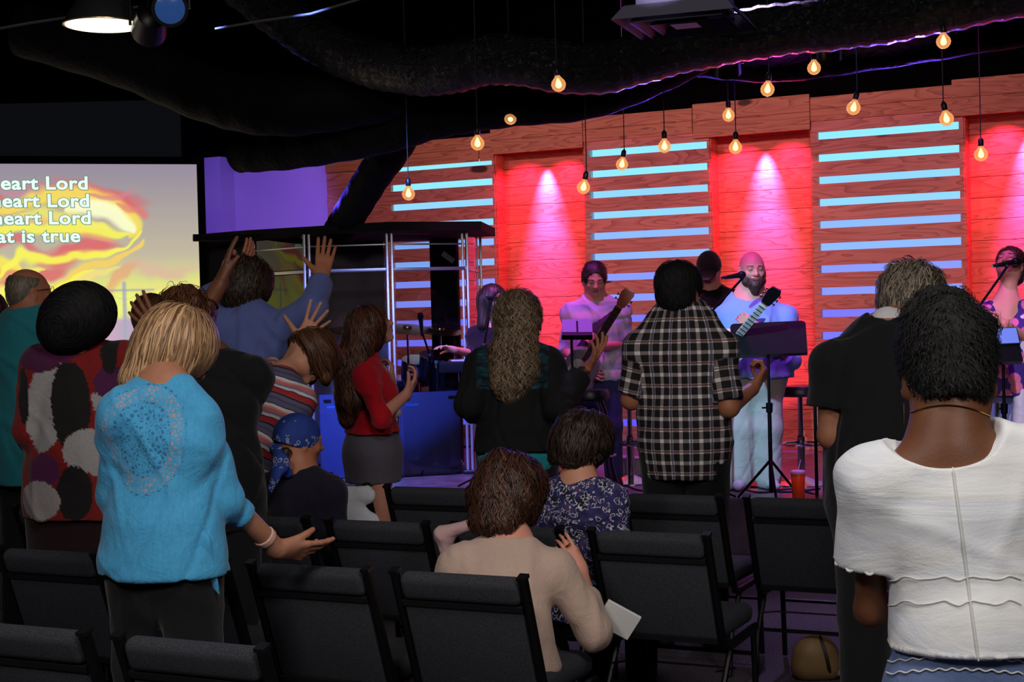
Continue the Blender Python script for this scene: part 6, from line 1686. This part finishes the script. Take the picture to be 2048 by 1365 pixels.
# keyboard
kc = Rm(*[UZ(1010, 735, 10.75)[0], 10.75]); kc[2] = ST+.88
P = thing('keyboard', 'dark stage keyboard in front of the person with glasses, hidden behind the curls', 'keyboard', kc*arr((1, 1, 0))+UP*ST)
Rk = Rrot
part('case', MB().rbox(kc, (1.05, .30, .09), .015, Rk), M['black_plastic'], P, True); kk = MB()
part('keys', MB().box(kc+arr((SA*.05, CA*.05, .05)), (.95, .14, .016), Rk), simple('keys', (220, 216, 226), .3), P)
for q in (1, -1):
    a_ = kc+arr((CA, -SA, 0))*q*.35-UP*.05; bq = kc-arr((CA, -SA, 0))*q*.30; bq[2] = ST+.01
    part('leg', MB().tube([a_, bq], .014, 8), M['chrome'], P, True)
# cables on the stage floor
for i, pts in enumerate((((1180, 985), (1215, 965), (1250, 972), (1262, 955), (1290, 965)), ((1235, 985), (1250, 968), (1268, 980), (1300, 984)), ((1450, 985), (1500, 970), (1560, 988), (1640, 978)), ((1395, 975), (1450, 968), (1520, 990), (1580, 975), (1640, 992)))):
    out = []
    for (px, py) in pts:
        d = W(px, py, 1)-arr((0, 0, CAMH)); t = (ST+.006-CAMH)/d[2]; out.append(arr((0, 0, CAMH))+d*t)
    q = [out[0]]
    for a_, b2 in zip(out[:-1], out[1:]): q += [a_*(1-t)+b2*t for t in (.25, .5, .75, 1)]
    q = np.array(q); 
    for _ in range(3): q[1:-1] = (q[:-2]+q[1:-1]*2+q[2:])/4
    o = part('cable', MB().tube(list(q), .006, 6), M['rubber'], None, True); tag(o, ('black cable curling on the pink lit floor by the round stool', 'short black cable at the stage edge by the buckets', 'black cable running behind the tripod of the large music stand', 'long black cable around the bald singer\'s shoes')[i], 'cable')

# ================================================================ drum booth
def plexi(name):
    m, nt, b = newmat(name); b.inputs['Base Color'].default_value = (.9, .92, 1, 1); b.inputs['Roughness'].default_value = .03; b.inputs['IOR'].default_value = 1.49
    tr = nt.nodes.new('ShaderNodeBsdfTransparent'); tr.inputs[0].default_value = (.90, .90, .93, 1)
    gl = nt.nodes.new('ShaderNodeBsdfGlossy'); gl.inputs['Roughness'].default_value = .02
    fr_ = nt.nodes.new('ShaderNodeFresnel'); fr_.inputs[0].default_value = 1.5
    mx = nt.nodes.new('ShaderNodeMixShader'); nt.links.new(mathn(nt, 'ADD', fr_.outputs[0], .02), mx.inputs[0]); nt.links.new(tr.outputs[0], mx.inputs[1]); nt.links.new(gl.outputs[0], mx.inputs[2])
    nt.links.new(mx.outputs[0], nt.nodes['Material Output'].inputs[0]); return m
M['plexi'] = plexi('acrylic')
ctr = onst(700, 955, 12.4); P = thing('drum_booth', 'clear acrylic drum booth with aluminium posts and a black roof', 'drum booth', ctr)
posts = [(402, 960, 12.9), (517, 962, 12.6), (626, 960, 12.1), (791, 958, 12.05), (941, 950, 12.25), (968, 945, 13.05)]
HB = 1.98
pp = [onst(x, y, z) for x, y, z in posts]
# plan line follows the photograph's posts
for i, p in enumerate(pp):
    if i == 0: continue
    w_ = .030
    part('post', MB().rbox(p+UP*(HB/2)-arr((.019, 0, 0)), (.022, .03, HB), .004).rbox(p+UP*(HB/2)+arr((.019, 0, 0)), (.022, .03, HB), .004), M['alu'], P, True)
    part('foot', MB().rbox(p+UP*.02, (.12, .07, .03), .01), M['black_plastic'], P, True)
for i in range(len(pp)-1):
    a_, b2 = pp[i], pp[i+1]; d = b2-a_; L = np.linalg.norm(d); ex = d/L; ny = np.cross(UP, ex); R_ = np.stack([ex, ny, UP], 1); c = (a_+b2)/2
    if i == 0:
        part('side_panel', MB().rbox(c+UP*(HB/2), (L, .05, HB), .01, R_), simple('booth_foam', (44, 40, 44), .9), P, True); continue
    for z0, z1 in ((.03, 1.66), (1.70, HB-.02)):
        part('panel', MB().box(c+UP*((z0+z1)/2), (L-.09, .008, z1-z0), R_), M['plexi'], P)
    part('rail', MB().rbox(c+UP*1.68, (L-.02, .022, .028), .004, R_).rbox(c+UP*(HB-.10), (L-.02, .014, .014), .003, R_), M['alu'], P, True)
# absorbers standing inside against the panels
for i, lb in ((2, 'left'), (3, 'right')):
    a_, b2 = pp[i], pp[i+1]; d = b2-a_; L = np.linalg.norm(d); ex = d/L; ny = np.cross(UP, ex); R_ = np.stack([ex, ny, UP], 1); c = (a_+b2)/2+ny*.10
    T = thing('sound_panel', 'blue lit sound absorber low behind the %s acrylic panel of the booth' % lb, 'sound panel', c)
    part('board', MB().rbox(c+UP*.34, (L-.10, .05, .68), .01, R_), simple('absorber_'+lb, (84, 92, 150), .6), T, True)
    for sx_ in (-1, 1):
        for zz in (.04, .63): part('clip', MB().box(c+ex*sx_*(L/2-.12)+UP*zz-ny*.03, (.06, .012, .022), R_), M['black_plastic'], T)
    part('tag', MB().box(c-ex*(L/2-.17)+UP*.58-ny*.027, (.11, .004, .022), R_), simple('tag_blue', (70, 140, 230), .5), T)
# roof and dark back of the booth
rf = MB(); rl = W(520, 458, 12.3); 
zr = ST+HB
roof = [pp[1]+arr((-.05, -.1, 0)), pp[3]+arr((0, -.16, 0)), pp[4]+arr((.14, -.14, 0)), pp[5]+arr((.15, .0, 0)), pp[5]+arr((-.4, .45, 0)), pp[0]+arr((0, .8, 0)), pp[0]+arr((0, 0, 0))]
rf.prism([(p[0], p[1]) for p in roof], (0, 0, zr+.035), (1, 0, 0), (0, 1, 0), UP, .07); part('roof', rf, simple('roof_foam', (10, 10, 12), .95), P)
part('roof_bar', MB().tube([W(386, 476, 12.2), W(470, 476, 12.3), W(520, 474, 12.4)], .030, 8), simple('bar_foam', (10, 10, 12), .95), P, True)
bk = MB(); q0 = onst(400, 900, 13.7); q1 = onst(782, 900, 13.4)
d = q1-q0; L = np.linalg.norm(d); ex = d/L; R_ = np.stack([ex, np.cross(UP, ex), UP], 1); bk.box((q0+q1)/2+UP*(HB/2), (L, .05, HB), R_); part('back_wall', bk, simple('booth_back', (150, 140, 142), .9), P)
q0 = onst(872, 900, 13.3); q1 = onst(925, 900, 13.2); d = q1-q0; L = np.linalg.norm(d); ex = d/L; R_ = np.stack([ex, np.cross(UP, ex), UP], 1)
part('back_wall', MB().box((q0+q1)/2+UP*(HB/2), (L, .05, HB), R_), simple('booth_curtain', (14, 13, 18), .95), P)
yb = W(497, 505, 13.3); part('yellow_glow_board', MB().box(yb, (.16, .02, .26)), simple('yellow_glow_board', (226, 214, 130), .8, emis=.12), P)  # added glowing board stands in for yellow light seen through the acrylic
tg_ = W(896, 515, 12.9); o = part('hanging_tag', MB().box(tg_, (.12, .01, .045), rot((0, 1, 0), 38)), simple('tag_grey', (150, 150, 160), .6), P)
# drums
dc = onst(850, 930, 12.75); P = thing('drum_kit', 'dark drum kit with chrome hardware inside the acrylic booth', 'drum kit', dc)
DS = simple('drum_shell', (22, 20, 34), .2, coat=.6); DH = simple('drum_head', (60, 58, 70), .5)
def drum(c, ax, r, h, nm='tom'):
    T = part(nm, MB().lathe([(r, -h/2), (r, h/2)], c, ax, 28), DS, P, True); part('hoop', MB().lathe([(r+.008, -h/2-.01), (r+.008, -h/2+.012), (r, -h/2+.012)], c, ax, 28).lathe([(r+.008, h/2-.012), (r+.008, h/2+.01), (r, h/2+.01)], c, ax, 28), M['chrome'], T, True)
    lg = MB(); ax = unit(ax); a_ = unit(np.cross(ax, (1, .3, .1))); b2 = np.cross(ax, a_)
    for k in range(8): q = c+(a_*math.cos(k*PI/4)+b2*math.sin(k*PI/4))*(r+.008); lg.tube([q-ax*h*.45, q+ax*h*.45], .005, 5)
    part('lugs', lg, M['chrome'], T, True)
drum(dc+arr((0, .0, .28)), unit((.2, -1, 0)), .27, .40, 'bass_drum'); drum(W(873, 735, 12.6), unit((.1, -.3, 1)), .14, .20); drum(W(835, 742, 12.7), unit((.1, -.3, 1)), .13, .18); drum(W(905, 770, 12.5), UP, .19, .32, 'floor_tom'); drum(W(800, 775, 12.55), unit((0, -.1, 1)), .17, .14, 'snare')
for (px, py, z, rr_) in ((815, 656, 12.6, .22), (880, 660, 12.9, .20), (705, 660, 12.8, .20)):
    c = W(px, py, z); part('cymbal', MB().lathe([(rr_, -.012), (rr_*.5, 0), (.04, .006), (.035, .02), (.005, .024)], c, unit((.1, -.2, 1)), 32), simple('bronze', (150, 110, 60), .25, .9), P, True)
    part('stand', MB().tube([c, arr((c[0], c[1], ST+.3))], .010, 8).tube([arr((c[0], c[1], ST+.3)), arr((c[0]+.18, c[1], ST))], .008, 6).tube([arr((c[0], c[1], ST+.3)), arr((c[0]-.18, c[1]-.1, ST))], .008, 6), M['chrome'], P, True)
mic(('small microphone over the drums inside the acrylic booth', 'boom microphone stand over the drums in the booth'), W(842, 645, 12.35), W(844, 668, 12.42), [W(844, 664, 12.4), W(860, 712, 12.35)], onst(860, 940, 12.4))

# ================================================================ overhead
CZ = 4.99
def hang_bulb(px, py, z, label, tilt=0):
    c = W(px, py, z); k = z/9.5
    P = thing('pendant_bulb', label, 'light bulb', (c[0], c[1], CZ), 0, 'bare filament bulbs hung over the stage')
    r = .042
    prof = [(.013, .056), (.015, .045), (.024, .034), (.037, .018), (r, 0), (.037, -.02), (.024, -.035), (.008, -.0415)]
    tl = arr((math.sin(math.radians(tilt)), 0, math.cos(math.radians(tilt))))
    part('bulb', MB().lathe(prof, c, tl, 22), M['bulb'], P, True)
    part('filament', MB().lathe([(.003, -.022), (.015, -.015), (.018, -.002), (.013, .014), (.004, .034)], c, tl, 10), M['filament'], P, True)
    part('socket', MB().lathe([(.014, .050), (.017, .054), (.017, .088), (.010, .098), (.004, .105)], c, tl, 14), M['black_plastic'], P, True)
    t0 = c+tl*.10
    part('cord', MB().tube([t0, arr((t0[0]+0*tilt, t0[1], t0[2]+.04)), arr((c[0]+tl[0]*.12, c[1], CZ))], .0035, 5), M['cord'], P, True)
m, nt, b = newmat('amber_glass')
tr = nt.nodes.new('ShaderNodeBsdfTransparent'); tr.inputs[0].default_value = (1, .80, .55, 1)
em = nt.nodes.new('ShaderNodeEmission'); em.inputs[0].default_value = (*lin((255, 176, 110)), 1); em.inputs[1].default_value = 1.15
gl = nt.nodes.new('ShaderNodeBsdfGlossy'); gl.inputs['Roughness'].default_value = .05
lw = nt.nodes.new('ShaderNodeLayerWeight'); lw.inputs[0].default_value = .35
m1 = nt.nodes.new('ShaderNodeMixShader'); nt.links.new(mathn(nt, 'ADD', mathn(nt, 'MULTIPLY', lw.outputs['Facing'], .30), .42), m1.inputs[0]); nt.links.new(tr.outputs[0], m1.inputs[1]); nt.links.new(em.outputs[0], m1.inputs[2])
m2_ = nt.nodes.new('ShaderNodeMixShader'); m2_.inputs[0].default_value = .06; nt.links.new(m1.outputs[0], m2_.inputs[1]); nt.links.new(gl.outputs[0], m2_.inputs[2]); nt.links.new(m2_.outputs[0], nt.nodes['Material Output'].inputs[0])
M['bulb'] = m; M['filament'] = emit('filament', (1.0, .62, .22), 9); M['cord'] = simple('cord', (30, 22, 26), .7)
BL = [(817, 388, 9.6, 'lowest bulb on the left, just above the drum booth', 0), (955, 287, 9.0, 'bulb high over the first pink recess, left of it', 0), (1021, 237, 10.0, 'bulb against the dark duct, second from the left at the top', 0), (1117, 169, 8.5, 'bulb hanging right below the foil duct with sparkle behind it', -6), (1167, 375, 9.4, 'tilted bulb at the right edge of the first pink recess', 12),
      (1244, 329, 10.2, 'bulb in front of the second slatted bay, left of two', 10), (1329, 293, 9.6, 'bulb before the top lit gap of the middle slats', 0), (1457, 231, 10.0, 'bulb on the header over the second pink recess', 0), (1471, 295, 9.4, 'bulb at the top of the second pink recess', 2), (1535, 179, 8.9, 'bulb on black just above the second recess header', 6), (1628, 136, 9.2, 'bulb on black below the red streak of the duct', 0),
      (1707, 216, 8.9, 'tilted bulb at the top edge of the third slatted bay', 14), (1887, 83, 8.6, 'highest bulb, near the top right of the picture', 0), (1893, 238, 8.7, 'bulb at the right end of the top lit gap', -10), (1962, 309, 9.2, 'bulb before the rightmost pink recess', 0)]
for x, y, z, lb, tl in BL: hang_bulb(x, y, z, 'glowing amber globe '+lb, tl)
# pendant dome lamp
c = W(207, 50, 7.6); P = thing('pendant_lamp', 'brushed metal dome lamp with a glowing underside at the top left', 'pendant lamp', (c[0], c[1], CZ))
part('shade', MB().lathe([(.198, 0), (.194, .012), (.170, .06), (.130, .12), (.075, .175), (.045, .21), (.045, .27), (.04, .29)], c, UP, 48), simple('brushed_steel', (120, 120, 128), .3, .9), P, True)
part('lens', MB().lathe([(.190, .004), (.188, -.004), (.12, -.010), (.001, -.012)], c, UP, 48), emit('lens_light', lin((255, 244, 214)), 2.6), P, True)
part('rim', MB().tube([c+arr((math.cos(t), math.sin(t), 0))*.197 for t in np.linspace(0, 2*PI, 60)], .004, 6), simple('rim_gold', (225, 190, 120), .3, .8), P, True)
part('cord', MB().tube([c+UP*.28, arr((c[0], c[1], CZ))], .005, 6), M['cord'], P, True)

def duct(name, label, pts, r, mat, z=None, rib=0, n=16, seg=28):
    P_ = [W(*p) if len(p) == 3 else arr(p) for p in pts]; q = []
    for i in range(len(P_)-1):
        p0 = P_[max(0, i-1)]; p1 = P_[i]; p2 = P_[i+1]; p3 = P_[min(len(P_)-1, i+2)]
        for t in np.linspace(0, 1, n, endpoint=False): q.append(.5*((2*p1)+(-p0+p2)*t+(2*p0-5*p1+4*p2-p3)*t*t+(-p0+3*p1-3*p2+p3)*t**3))
    q.append(P_[-1]); rr = [r*(1+rib*(1 if i % 2 else -1)+.02*math.sin(i*.9)) for i in range(len(q))]
    mb = MB().tube(q, rr, seg)
    o = part(name, mb, mat, None, True); tag(o, label, 'duct'); return o
m, nt, b = newmat('foil_dark'); co = objco(nt); b.inputs['Base Color'].default_value = (.035, .035, .04, 1); b.inputs['Metallic'].default_value = .8; b.inputs['Roughness'].default_value = .25
bump(nt, b, noise(nt, co, 26, 4, .7, 1.5), 1.0, .03); M['foil'] = m
m, nt, b = newmat('duct_wrap'); co = objco(nt); b.inputs['Base Color'].default_value = (.005, .005, .007, 1); b.inputs['Roughness'].default_value = .75; b.inputs['Specular IOR Level'].default_value = .12
bump(nt, b, noise(nt, co, 9, 3, .6, 1), .6, .03); M['wrap'] = m
duct('flexible_duct', 'crinkled foil air duct running along the top over the stage', [(2250, -60, 8.4), (1980, -8, 8.6), (1750, 38, 8.8), (1540, 62, 8.9), (1350, 98, 9.0), (1180, 138, 9.0), (1000, 118, 9.1), (860, 142, 9.4), (720, 120, 9.8), (600, 60, 10.2), (480, -30, 10.6)], .155, M['foil'], rib=.03, n=12)
duct('insulated_duct', 'smooth black insulated duct sagging above the slatted wall', [(1440, 70, 9.9), (1330, 130, 9.9), (1180, 188, 10.0), (1020, 205, 10.1), (880, 228, 10.3), (760, 262, 10.6), (600, 292, 11.0), (480, 302, 11.3)], .165, M['wrap'])
duct('insulated_duct', 'black duct crossing the dark ceiling above the white wall', [(900, 150, 10.2), (740, 190, 10.3), (560, 215, 10.4), (420, 190, 10.6), (250, 120, 10.8), (50, 60, 11.0)], .20, M['wrap'])
duct('drop_duct', 'black flexible duct dropping diagonally to the drum booth roof', [(830, 210, 11.2), (795, 285, 11.3), (745, 355, 11.6), (705, 420, 12.0), (680, 462, 12.4)], .135, M['wrap'])
duct('insulated_duct', 'dark duct at the top right behind the foil duct', [(2300, 10, 9.9), (2000, 55, 9.9), (1750, 95, 10.0), (1550, 120, 10.1), (1400, 110, 10.2)], .15, M['wrap'])
# air diffuser
c = W(1372, 42, 7.4); P = thing('air_diffuser', 'square grey ceiling air diffuser with nested louvres hanging at the top', 'air vent', (c[0], c[1], CZ))
GM = simple('diffuser_grey', (92, 88, 104), .5); Rz = rot(UP, -20)
for k, (s0, s1, z0, z1) in enumerate(((.60, .50, -.02, .05), (.46, .36, -.03, .03), (.30, .20, -.035, .02))):
    V = []; F = []
    for s_, zz in ((s0, z0), (s1, z1), (s1-.02, z1+.004), (s0-.03, z0+.006)):
        for sx_, sy in ((1, 1), (-1, 1), (-1, -1), (1, -1)): V.append(c+Rz@arr((sx_*s_/2, sy*s_/2, zz)))
    for a_ in range(3):
        for j in range(4): F.append((a_*4+j, a_*4+(j+1) % 4, a_*4+4+(j+1) % 4, a_*4+4+j))
    part('louvre', MB().add(V, F), GM, P, False)
part('plenum', MB().box(c+UP*.13, (.40, .40, .18), Rz), GM, P)
part('plate', MB().box(c-UP*.02, (.13, .13, .01), Rz), simple('vent_pale', (150, 160, 150), .4), P)
part('hanger', MB().tube([c+UP*.2+arr((.15, 0, 0)), arr((c[0]+.15, c[1], CZ))], .006, 6).tube([c+UP*.2-arr((.15, 0, 0)), arr((c[0]-.15, c[1], CZ))], .006, 6), M['black_metal'], P, True)
# stage lamps on a pipe
p0 = Rm(-6.2, 9.6, 4.35); p1 = Rm(2.4, 9.6, 4.35)
o = part('lighting_pipe', MB().tube([p0, p1], .024, 10), M['black_metal'], None, True); tag(o, 'black lighting pipe under the ceiling that carries the stage lamps', 'pipe')
def par(px, py, z, aim, label, lens=None):
    c = W(px, py, z); d = unit(arr(aim)-c); P = thing('stage_lamp', label, 'stage light', (c[0], c[1], CZ), 0, None)
    part('housing', MB().lathe([(.04, -.16), (.075, -.14), (.085, 0), (.088, .06), (.080, .06)], c, d, 20), M['black_metal'], P, True)
    part('lens', MB().lathe([(.078, .058), (.05, .066), (.001, .068)], c, d, 20), lens or M['lens_dark'], P, True)
    s_ = unit(np.cross(d, UP)); part('yoke', MB().tube([c+s_*.095, c+s_*.095+UP*.14, c-s_*.095+UP*.14, c-s_*.095], .008, 6), M['black_metal'], P, True)
    part('hanger', MB().tube([c+UP*.14, arr((c[0], c[1], CZ))], .012, 8), M['black_metal'], P, True)
M['lens_dark'] = simple('lens_dark', (40, 42, 60), .1)
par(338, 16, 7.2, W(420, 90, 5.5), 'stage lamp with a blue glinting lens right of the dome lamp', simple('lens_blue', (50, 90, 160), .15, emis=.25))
par(1455, 128, 9.4, W(1455, 700, 11), 'dark stage lamp hanging left of the second recess'); par(1655, 100, 9.3, W(1655, 700, 11), 'dark stage lamp hanging above the black wall on the right')
par(300, 52, 7.4, W(250, 300, 9), 'small dark stage lamp between the dome lamp and the blue lens')
for i, (pts, lb) in enumerate(((((-40, 64, 8), (60, 46, 8), (140, 34, 8), (300, 10, 8)), 'pale wire sagging left of the dome lamp'), (((430, 58, 8.5), (520, 42, 8.5), (620, 28, 8.5), (760, -14, 8.5)), 'thin grey conduit rising at the top left of centre'))):
    o = part('overhead_wire', MB().tube([W(*p) for p in pts], .008, 6), simple('wire_grey_%d' % i, (66, 62, 66), .8), None, True); tag(o, lb, 'wire')
